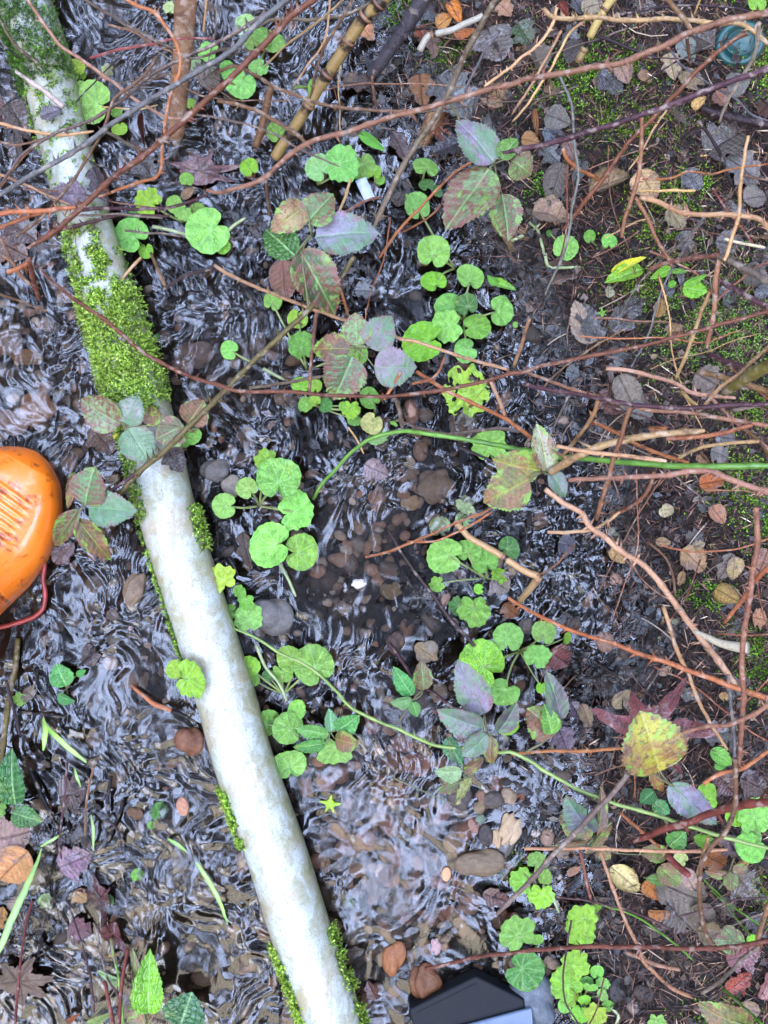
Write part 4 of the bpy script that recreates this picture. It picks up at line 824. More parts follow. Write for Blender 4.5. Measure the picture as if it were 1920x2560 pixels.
# code | r0 r1 | z0 z1 | thorns per 100px | path
TW = """pk|5 4.2|.12 .10|1.5|A 140,-60 290,160 400,300 550,400 740,540 900,660 1080,760 1190,770
rb|9 7.5|.26 .17|2.6|B 450,-90 370,0 230,100 100,240 0,340 A 1500,500 1280,700 1060,900 930,1010 720,1160 520,1350 350,1500 180,1610
gy|8 6.5|.22 .13|.8|B 300,-90 200,0 0,160 A 1500,330 1200,510 920,680 700,820 560,930 380,1040 180,1150 0,1260 -80,1300
gb|5.5 4|.18 .10|1|B 60,70 A 1659,130 1400,280 1200,370 1000,470 850,600 720,700 560,790 370,860 150,1000 0,1200
tan|4.5 4|.10 .09|1.5|A -60,790 0,800 200,850 400,875 610,850
br|3.5 3|.09 .08|2|A -60,915 0,920 100,940 220,920 300,890
or|5 4|.20 .15|2.5|A 780,-60 830,0 900,40 1000,80 1090,190 1140,270 1170,380 1160,480 1100,640 1070,800 1050,950 1030,1130 900,1180 740,1240 640,1275
or|7.5 5.5|.11 .13|3|A -60,1390 0,1385 100,1370 250,1370 450,1345 520,1350
or|5.5 3.5|.09 .11|2|A -60,1500 0,1480 60,1450 200,1400 430,1352
pu|5.5 4|.12 .07|1.2|A 520,1360 700,1350 900,1355 1100,1345 1250,1300 1350,1250
pu|5 4|.08 .06|.8|A 360,1500 500,1460 700,1410 800,1390 1000,1400 1100,1402
br|4.5 4|.17 .09|1.4|A 1015,370 950,470 850,560 740,640 690,780 640,900 560,1030 480,1160 400,1260 370,1300 260,1420 100,1540
gb|5 4|.16 .13|1.5|A 650,835 760,890 860,950 950,975 1000,955
gb|4 3.2|.16 .14|1.5|A 500,-40 650,60 740,110 840,180 900,200 1000,260 1130,320 1240,380 1330,360 1440,320 1550,320 1659,335
pb|3 2.5|.10 .09|1|A 700,160 850,200 1000,290 1120,340
red|4 3|.14 .16|0|A 585,378 700,340 830,310 970,290 1080,260 1200,250 1380,250
gb|4 4|.10 .05|1|A -60,90 0,130 50,220 120,310 220,390 260,420 410,435
pk|3.6 3|.10 .08|1.5|A -60,1110 0,1130 150,1190 300,1260 460,1330
br|4 4|.09 .08|1|A -40,1500 0,1545 60,1659 100,1720
tan|3 2.6|.16 .12|1|A 1350,-60 1340,0 1330,100 1320,210
bl|3 3|.06 .05|0|A -40,260 60,320 140,380 240,400
pb|3.2 3|.09 .03|2|A 220,950 150,1020 60,1130 0,1220
pb|9 6.5|.33 .18|1|C 1760,40 1659,80 1500,110 1350,140 1250,180 1150,210 1000,290 850,350 700,410 500,440 300,480 100,510 B 1659,545 1500,580 1300,640 1100,700 900,750 750,800 600,850 450,890 330,930 200,1020 80,1130 0,1180 A 1500,1230 1420,1250 1340,1230
br|4.8 4.2|.12 .19|2.2|A 1400,470 1520,430 B 0,490 150,580 220,600 350,655 500,690 700,710 850,720 970,720 1080,710
br|5.2 5|.13 .17|1.5|A 1410,655 1500,670 B 0,715 100,770 250,860 330,930
br|3.5 3|.19 .14|2|B 755,490 760,580 780,670 800,700
br|4 3.2|.20 .08|1.2|B 640,-60 620,0 540,150 450,290 400,430 370,560 350,640
tan|3.2 2.6|.20 .10|1|B 600,-60 560,0 450,100 350,180 200,290 60,430
tan|3.2 2.6|.14 .08|1|B 480,-60 480,0 460,200 420,310 330,430 240,560
gb|5.5 5|.07 .08|.8|B 740,20 600,90 500,110 350,130 250,120 100,130 0,180
dk|3.5 3|.05 .05|1|B 820,210 930,200 1150,180
gy|4 3.5|.07 .10|.5|B 1580,200 1480,340 1400,490 1350,590
br|4.2 3.6|.18 .10|3|B 60,1170 75,1280 90,1400
or|4 3.4|.12 .06|1.6|B 1430,1030 1300,1110 1180,1220 1080,1330 960,1450 860,1580 800,1670
or|2.8 2.3|.10 .06|1|B 1200,1330 1130,1400 1000,1480 940,1510
pb|4 3.4|.15 .12|.8|B 560,1390 640,1340 720,1300 810,1278
tan|4 3.5|.05 .06|.8|B 615,1160 580,1270 540,1370
pu|8.5 7|.30 .20|.4|C 1760,410 1659,445 1500,500 1300,570 1150,630 1000,690 850,740 780,760 650,810 500,850 350,900 200,940 120,955 B 1600,990
tan|6.5 6.5|.14 .22|2.6|C 210,60 270,110 400,120 550,110 700,130 900,130 1000,120 1150,130 1300,150 1450,150 1520,170 1600,230 1659,280 1740,330
br|7.5 6.5|.22 .24|.6|C 960,-60 1010,0 1060,60 1120,130 1160,195
wh|6 3.6|.32 .15|.4|C 1600,150 1590,280 1550,400 1480,520 1400,650 1340,800
rb|6.5 6|.18 .08|1.2|C 1520,215 1420,270 1330,340 1200,460 1100,570 1020,650 900,780 760,920 680,1030 600,1150 500,1270 400,1400 330,1490
pb|6 5.5|.19 .13|1|C 840,740 840,900 830,1050 810,1180 770,1300 730,1420 710,1540
pb|5.5 5|.14 .10|.8|C 800,1280 870,1400 930,1540 1000,1659 1040,1730
tan|7 7|.13 .22|2.2|C 830,1280 950,1310 1080,1370 1200,1390 1350,1390 1500,1400 1600,1420 1659,1480 1720,1560
tan|4.5 5.5|.32 .28|.6|C 1530,880 1500,1050 1480,1200 1470,1400 1430,1520 1390,1659 F 1370,30
pb|7.5 6.5|.27 .22|.7|F 1350,-10 1320,150 1310,350 1260,600
tan|5.5 5|.24 .16|1|F 1290,220 1240,330 1190,470 1130,640 1060,800
pb|5.5 7|.18 .26|.9|F 890,88 1000,45 1200,10 1360,-10
gb|9.5 9.5|.27 .32|.4|F 1350,5 1500,80 1659,160 1740,200
gy|4.2 3.4|.14 .08|.5|C 310,490 340,560 390,690 400,850 410,980 430,1130 410,1250 390,1350 370,1500 330,1659 F 250,170 215,250
pk|4 3.5|.14 .10|1|C 320,200 270,290 200,420 120,560 0,740
tan|4 3|.16 .10|.8|C 520,90 380,210 310,330 250,450 170,570 100,680 0,790
or|5.5 5.5|.12 .09|2.2|C 330,960 350,1020 420,1090 500,1130 610,1180
tan|4.5 4|.15 .12|2.4|C 290,50 260,160 170,290 60,370 0,430 B 1560,500 1480,560
dk|5 4.5|.09 .08|.4|C 400,150 480,200 600,250 700,290 800,330 950,380
or|3.4 2.8|.12 .10|1|C 850,1160 950,1160 1050,1150 1150,1110 1290,1130 1400,1100 1659,1060
tan|4 4|.10 .09|.5|C 820,1240 1000,1235 1190,1235
dk|10 12|.06 .08|0|C 1225,705 1350,740 1500,780 1659,812 1740,830
dk|5 4|.12 .07|.6|C 1210,780 1280,880 1350,1000 1400,1130 1430,1210
red|3.2 2.6|.11 .08|1|C 1300,1220 1400,1370 1500,1490 1570,1590
wh|4.5 4|.16 .18|0|C 1380,1550 1500,1580 1640,1605
gy|3.4 3|.10 .11|.6|C 1030,330 1100,420 1200,490 1290,550 1450,640 1550,740 1659,780
dk|3.6 3.4|.10 .12|.4|C 700,95 850,70 1000,40 1350,40 1550,75
br|5 4|.15 .10|1|C 1135,240 1145,330 1160,430
tan|3 2.4|.22 .20|1|C 1235,-40 1220,0 1180,95
tan|3 2.5|.09 .09|0|C 1000,715 920,830 850,970 760,1100
gy|3.4 3|.09 .10|0|C 1250,1400 1180,1490 1120,1600 1070,1700
rb|5.5 5|.30 .10|2|F 1740,330 1659,360 1400,430 1150,500 1000,540 850,580 650,620 500,650 350,680 200,710 80,750 0,760 E 1450,820 1250,860 1050,890 850,910 660,910 440,900 200,880 0,880 D 1520,870 1400,830 1250,790 1080,710 950,640 850,560 750,470 650,390 540,320 430,240 300,130 240,60
pk|6 5.5|.13 .20|1|F 610,732 760,740 900,780 1050,820 1150,880 1250,900 1350,910 1450,920
pk|5 5|.20 .26|1|F 1270,900 1370,1000 1450,1080 1520,1130 1600,1200 1659,1250 1720,1300
pu|5.5 7|.18 .30|.8|F 80,830 250,870 450,900 600,930 750,960 900,975 1100,985 1300,975 1500,965 1740,960
pk|4 6.5|.15 .30|1.2|F 60,745 200,790 350,850 480,890 600,930 760,965 900,1000 1100,1010 1250,1030 1400,1060 1659,1100 1740,1115
tan|11 8|.20 .28|.4|F 250,1400 400,1310 550,1240 700,1200 850,1170 1000,1150 1250,1130
or|7 6|.26 .30|1|F 1000,1180 1200,1170 1350,1150 1500,1110 1560,1095
tan|6 5|.22 .12|.8|F 560,930 520,1040 430,1170 330,1290
pb|6 7|.28 .20|1|F 770,980 730,1080 700,1200 660,1300 640,1400 600,1530 560,1659 I 550,50
or|5 5|.15 .22|1|F 510,1070 600,1110 740,1180 850,1240 980,1290 1150,1340
pk|5.5 6|.22 .28|.7|F 290,1230 500,1270 700,1290 850,1310 1000,1330
pk|6 9.5|.20 .32|1.2|F 370,1450 600,1440 800,1430 1000,1420 1150,1395 1300,1400 1400,1440 1500,1480 1659,1530 1740,1560
tan|5 5|.22 .30|.8|F 1080,1310 1200,1250 1350,1220 1600,1200
tan|5.5 5|.18 .22|1|F 1100,880 1150,930 1200,970
tan|5 5|.32 .24|.5|F 1700,560 1659,590 1550,690 1450,780 1350,850 1290,920 1200,1020
ol|20 12|.36 .26|.3|F 1740,650 1659,710 1550,770 1450,840 1370,890
br|8 9|.14 .20|.4|F 1210,755 1300,770 1450,810 1659,880 1740,910
pu|8 8|.20 .24|.4|F 1360,165 1500,250 1659,335 1720,370
pu|8 9|.18 .24|.6|F 1280,640 1400,690 1560,740
pk|5 4.5|.18 .10|.8|F 110,410 70,550 10,720
gy|3 2.6|.09 .07|0|F 1050,60 980,200 930,350 900,470 840,600 770,720
pb|5.5 5|.22 .14|1|F 920,1400 900,1480 860,1550 780,1620 690,1659 I 640,20
wh|5 4|.22 .28|.4|F 1430,1000 1550,980 1659,960
pb|4.5 4|.24 .28|1|F 1500,1120 1600,1200 1659,1280 1700,1330
or|5.5 5|.12 .20|1.6|E 1040,750 1150,820 1250,880 1400,950 1550,1020 1659,1080 F 60,1130 130,1180 200,1210
or|3 4|.15 .13|.8|E 1222,655 1190,740 1130,800 1010,830
pk|4.6 4.6|.05 .14|1.6|D 1390,60 1500,130 1659,200 E 150,260 330,330 560,410 750,470 920,530 1050,560 1200,610 1350,660 1500,700 1640,740
dk|4 5|.03 .05|1.2|D 1060,215 1200,130 1390,80
br|4 5|.04 .08|.8|D 980,-20 1020,80 1070,190
tan|4.5 4.5|.04 .05|.3|D 915,10 850,80 780,165
br|5 4.5|.09 .12|1.6|E 440,365 400,355 380,480 360,650 350,800 345,885
gb|4.5 4|.03 .07|.4|E -40,855 0,850 200,820 430,780
or|4 3.5|.07 .04|2|E 470,-10 520,120 560,250 600,385
or|4.6 4|.13 .12|1|E 940,750 880,850 830,930
pk|5 4.5|.16 .12|.8|E 1520,810 1570,920 1620,1050
gb|4 5|.06 .14|1.2|E 940,1070 1050,1110 1200,1150 1300,1150 1450,1130 1600,1120 1720,1135
gb|6 5|.09 .05|.4|E 895,900 930,1000 940,1070 955,1130
or|4 3.6|.10 .16|1|H 710,292 850,260 950,220 1100,160 1250,90 1400,30 1480,0 E 1540,1620
or|3 3|.08 .14|1|H 980,190 1150,190 1280,140 1400,80 1530,0
pk|7 9|.24 .12|1.2|F 215,1510 330,1600 440,1659 I 500,90 600,160 700,250 850,340 950,450 1030,560 1150,720 1250,850 1350,980 1450,1115
or|4.5 8.5|.10 .26|1.6|I -20,560 0,570 150,660 300,730 450,790 650,850 850,930 1000,970 1150,1030 1300,1080 1450,1140 1659,1210 1740,1240
pk|4.5 4.5|.16 .20|.6|I 230,130 380,130 530,110 620,60 700,0
tan|6 4.5|.16 .20|1|I 980,610 1020,730 1070,900 1130,1020 1180,1150 1230,1270 1300,1390 1400,1540
pb|8 7|.34 .22|1.2|I 1580,-30 1590,200 1560,400 1530,620 1500,800 1490,1000 1500,1200 1490,1350 1470,1659
or|8 5|.34 .24|1|I 1740,300 1659,360 1580,440 1500,560 1380,715
pk|7 5|.30 .20|1|I 1740,1200 1659,1250 1550,1320 1400,1380 1250,1390 1060,1450
or|4.5 5|.12 .17|.8|I 0,1570 200,1550 400,1550 600,1540 720,1530
gy|5 5|.22 .24|.2|I 1400,1050 1420,1250 1440,1450 1440,1659
br|3.8 3.4|.05 .07|.6|I 880,195 990,290 1040,400 1060,540
dk|4 6|.008 .03|.5|H 850,110 930,240 1030,390 1150,540 1250,680 1350,790 1420,870
pu|4.5 5|.008 .03|.4|H 860,850 950,970 1050,1120 1150,1170 1270,1270
rb|5 7|.05 .28|1.2|K 1100,1300 1250,1270 1450,1220 1659,1200 L 150,1180 300,1170 500,1155 700,1160 900,1160 1100,1170 1300,1170 1500,1150 1659,1120 1740,1105
gb|7.5 6.5|.26 .12|.8|L 750,40 640,180 540,280 400,430 250,580 150,700 0,850 K 1560,950
pk|4.5 5|.18 .22|1|L 80,520 300,525 450,520 600,525 800,535 1000,540 1200,540 1400,530
rb|4.5 4|.05 .04|.4|L 440,530 470,680 510,850
pk|4.5 5.5|.16 .09|.8|L 570,540 620,680 680,850 740,1000 800,1120 860,1260 910,1310 1000,1400 1080,1450 1170,1490
pu|3.5 3.5|.07 .11|.2|L 280,835 500,860 620,890 750,920 900,980 1030,1050
red|12 9|.30 .16|1|L 1740,200 1659,222 1500,240 1300,290 1150,350 1000,390 900,430 790,475
br|7 6|.30 .18|.8|L 1450,-60 1450,200 1430,300 1380,420 1290,510 1230,620 1215,760 1220,900 1250,1050 1300,1150
tan|5 4.5|.24 .20|.6|L 1270,450 1240,560 1200,690
br|7 6.5|.28 .24|.5|L 1700,800 1659,900 1620,1020 1590,1115
gb|5.5 5.5|.14 .22|.5|L 1230,1460 1350,1380 1430,1310 1500,1230 1610,1150
pk|6 5.5|.10 .12|.8|L 740,1190 850,1240 950,1280 1090,1310
red|9 9|.10 .13|.3|L 1010,570 1080,640 1150,700
or|6 6|.28 .30|1|L 1240,105 1340,40 1500,0 I 1659,1550
or|4.5 4.5|.10 .07|.6|L 700,290 830,400 960,520
gr|2 2.6|.10 .16|0|L 1240,720 1400,870 1550,980 1610,1020
gr|2 2.6|.08 .14|0|L 1290,790 1380,880 1480,1010 1550,1090
gr|2.6 3|.06 .12|0|L 560,880 800,960 950,1060 1070,1150 1180,1250
gr|3.6 3.6|.10 .20|0|L 1370,1430 1480,1530 1620,1659
bl|6 5|.012 .012|.3|J 190,0 240,110 290,220 340,320 390,410
pu|2.8 2.8|.05 .02|.6|J 440,-60 420,180 400,350 385,500 400,590
br|3 2.8|.04 .02|.4|J 610,-20 570,150 555,300 550,440
bl|5 5|.008 .010|0|J 720,50 700,180 700,300
bl|5 4|.008 .012|0|J 800,210 760,330 720,420 680,520
dk|4 3|.015 .012|0|J 690,330 760,400 790,540
red|3.4 4.2|.03 .09|.5|J 210,860 170,1000 140,1200 120,1400 95,1700
pu|3 3|.02 .05|.4|J 450,900 500,1050 560,1250 600,1450 610,1590
pu|2.8 3|.02 .04|.4|J 620,1010 650,1150 690,1350 780,1500
red|4.8 5.5|.03 .06|0|J 830,1170 790,1400 770,1720
red|5 5.5|.02 .05|0|J 680,1380 740,1700
ol|7 8|.006 .02|.6|G 115,820 100,1000 70,1150 40,1350 10,1659
dk|4.5 4|.02 .02|.3|G 40,1090 80,1250 130,1450
bl|4 3|.008 .006|0|G 110,1300 280,1310 420,1330
or|4.5 7|.006 .025|.4|G 855,1125 940,1200 1010,1250 1110,1285
bl|7 4|.022 .022|.3|G 1115,1290 1200,1325 1275,1365
bl|3.4 3|.01 .01|0|G 610,870 560,950 500,1010
br|5 5.5|.10 .10|1|D 20,0 80,40 130,120 200,190
rb|7.5 6|.14 .04|3|D 190,20 210,130 240,240 260,290
or|7 6|.12 .13|1|D 50,105 110,85 190,40
br|3.4 3|.02 .07|.6|D 0,250 100,280 200,320 310,360
tan|2.6 2.4|.03 .03|0|E 600,1110 660,1200 700,1280
dk|4 4|.012 .02|0|E 1310,1240 1420,1280 1540,1335
dk|3.6 3.4|.01 .012|0|E 720,0 740,100 770,200
gb|4 3.5|.02 .02|0|H 20,860 0,860"""
for ln in TW.split('\n'):
    c, r, z, th, path = ln.split('|'); r0, r1 = map(float, r.split()); z0, z1 = map(float, z.split()); p = pts(path)
    L = sum(math.dist(a, b) for a, b in zip(p, p[1:])); 
    if L < 12: continue
    o = twig(p, r0*.92, r1*.92, z0, z1, bc(c), float(th), 0 if L < 400 else .015)
    o.name = 'green_stem' if c == 'gr' else ('bramble_cane' if float(th) >= .8 and L > 150 else 'twig')
    mx, my = p[len(p)//2]; mx = min(max(mx, 0), 1920); my = min(max(my, 0), 2560)
    dx = p[-1][0]-p[0][0]; dy = p[-1][1]-p[0][1]; an = math.degrees(math.atan2(-dy, dx)) % 180
    dr = 'level' if an < 18 or an > 162 else 'rising rightward' if an < 68 else 'upright' if an < 112 else 'falling rightward'
    sz = 'thick' if max(r0, r1) > 8 else 'medium' if max(r0, r1) > 5 else 'thin'
    kd = {'green_stem': 'stem', 'bramble_cane': 'thorny cane', 'twig': 'twig'}[o.name.split('.')[0]]
    tag(o, f"{'long' if L > 600 else 'short' if L < 130 else ''} {sz} {NM[c]} {dr} {kd}".strip(), {'green_stem': 'stem', 'bramble_cane': 'bramble', 'twig': 'twig'}[o.name.split('.')[0]], mx, my, group='twigs and canes over the stream')
# brown stake
pp = pts('A 1210,-90 1205,0 1190,300 1160,560 1140,860 1130,900'); C3, t, d = to3(pp, .13, .03, clear=None)
V = []; F = []; 
for i, c in enumerate(C3):
    w = (28-7*t[i])*S*.96; h = .006; e = .3*float(pn(d[i]/30, .5, 3))*.004
    for k in range(14):
        a = 2*math.pi*k/14; V.append((c[0]+math.copysign(abs(math.cos(a))**.5, math.cos(a))*w+e, c[1], c[2]+math.sin(a)*h*(1+.2*math.cos(3*a+d[i]*.01))))
F = [(i*14+k, i*14+(k+1) % 14, (i+1)*14+(k+1) % 14, (i+1)*14+k) for i in range(len(C3)-1) for k in range(14)]+[tuple(range(14))]
o = mk('wooden_stake', V, F, M['bark'], color=bc('br', .75)); tag(o, 'broad flat brown stake standing in the water near the top', 'stake')
o = twig('B 1110,-60 1080,0 960,190 860,330 790,430 730,500', 20, 15, .10, .02, bc('gy', .42), 0, knob=.06); o.name = 'branch'; tag(o, 'thick smooth dark grey wet branch sloping into the water near the top', 'branch')
o = twig('A 100,460 200,530 280,580 370,660 415,690', 4, 8, .085, .075, bc('wh', .5), 0, knob=.4); o.name = 'bark_strip'; tag(o, 'bleached splintered bark strip lying on the upper pipe', 'bark')
# banded hollow cane
def cane(path, r0, r1, z0, z1, nodes, label, col='st', name='dead_cane'):
    C3, t, d = to3(pts(path), z0, z1, clear=None); root = empty(name, tuple(C3[-1])); R = (r0+(r1-r0)*t)*S; av = np.zeros(len(t))
    for nd in nodes: R = R*(1+.16*np.exp(-((t-nd)/.012)**2)); av = np.maximum(av, np.exp(-((t-nd)/.042)**2)*.85)
    V = []; F = []; A = []; tube(C3, R, 16, V, F, A, av); o = mk('cane_wall', V, F, M['cane'], root, attr=A, color=bc(col, .42)); o.location = -root.location
    for nd in nodes:
        i = int(nd*(len(C3)-1)); i = min(max(i, 1), len(C3)-2); c = [C3[i]-.0*C3[i], C3[i+1]]; V = []; F = []; A = []
        tube([C3[i-1]*.5+C3[i]*.5, C3[i]*.5+C3[i+1]*.5], [R[i]*1.07]*2, 16, V, F, A, [.3, .3]); o = mk('node_ring', V, F, M['cane'], root, attr=A, color=bc('br')); o.location = -root.location
    tag(root, label, 'dead cane'); return root
cane('B 860,-60 820,0 700,120 600,270 500,430 400,580 330,700 270,790 200,900 120,1020', 15, 13, .14, .01, [.08, .17, .33, .52, .70, .86], 'yellow hollow dead cane with dark brown bands sloping into the water')
cane('B 95,560 70,680 40,820 0,950', 9, 9, .06, .015, [.3, .7], 'dark weathered dead cane lower left of the yellow banded one', 'br')
cane('C 660,-20 600,60 540,170 500,245', 10, 9, .12, .10, [.35], 'short split yellow cane piece with a black streak on the upper bank')
cane('C 475,310 450,360 425,400', 9, 8, .10, .09, [.1, .9], 'small yellow and black cane stub below the short split piece')
cane('H 1290,60 1380,160 1500,230 1659,330 I 60,370 175,420', 7, 8, .10, .12, [.62], 'bent straw coloured dead stalk falling rightward by the heart-shaped leaf trio', 'tan')
cane('I 175,420 130,480 50,575', 9, 7, .12, .09, [.05], 'broken straw coloured stub hanging from the bent dead stalk', 'tan')
cane('I 1180,770 1330,840 1430,870 1530,880', 4, 12, .20, .24, [.95], 'flattened bleached dead stalk by the paired tan leaves', 'wh')
cane('B 1060,330 1110,240 1180,215 1280,190 1470,100', 8, 7, .06, .09, [.3], 'bleached curled dead stalk under the orange curled leaf', 'wh')
# tiny black cones
for xy, an, lab in ((410, 1000), -25, 'upright black alder cone nearer the round leaves'), ((560, 1035), 55, 'tilted black alder cone further from the round leaves'):
    x, y = pts('I %d,%d' % xy)[0]; V = []; F = []; A = []
    rings = 34
    for j in range(rings+1):
        f = j/rings; r = math.sin(math.pi*min(max(f, .03), .97))**.6*(.42+.10*abs(math.sin(f*math.pi*8)))
        for k in range(20): a = 2*math.pi*k/20; rr = r*(1+.13*math.cos(5*a+(int(f*8) % 2)*math.pi)); V.append((rr*math.cos(a), f*2-1, rr*math.sin(a)))
    F = [(j*20+k, j*20+(k+1) % 20, (j+1)*20+(k+1) % 20, (j+1)*20+k) for j in range(rings) for k in range(20)]
    o = mk('alder_cone', V, F, M['muck'], attr=[.25]*len(V)); o.location = P(x, y, gz(x, y)+.008); o.scale = (.013, .0135, .013); o.rotation_euler = (0, .1, -math.radians(an)); tag(o, lab, 'cone')
# ================================================================= round-leaved plants
RL = [round_leaf('leaf', 1), round_leaf('leaf', 2, 15, .6, .10), round_leaf('leaf', 3, 19, .5, .22), round_leaf('leaf', 4, 13, .62, -.10), round_leaf('leaf', 5, 16, .55, .3), round_leaf('leaf', 6, 12, .5, .1, ragged=.10)]
RG = [round_leaf('leaf', 8, 9, .5, .12, lob=.03, ragged=.14), round_leaf('leaf', 9, 10, .4, .2, lob=.03, holes=1, ragged=.18)]
HD = lobed_leaf('leaf', 3, [(0.2, 1, .3), (1.6, .9, .3), (3.0, 1, .28), (4.3, .8, .3), (5.3, .9, .25)], 'leaf', .1)
GC = {'g': (122, 172, 58), 'b': (134, 192, 78), 'y': (165, 190, 40), 'd': (70, 125, 45), 'p': (155, 185, 115), 'l': (140, 195, 40), 'w': (190, 200, 120)}
def gc(k, f=.84): return tuple(v*f*random.uniform(.85, 1.15) for v in lin(GC[k]))
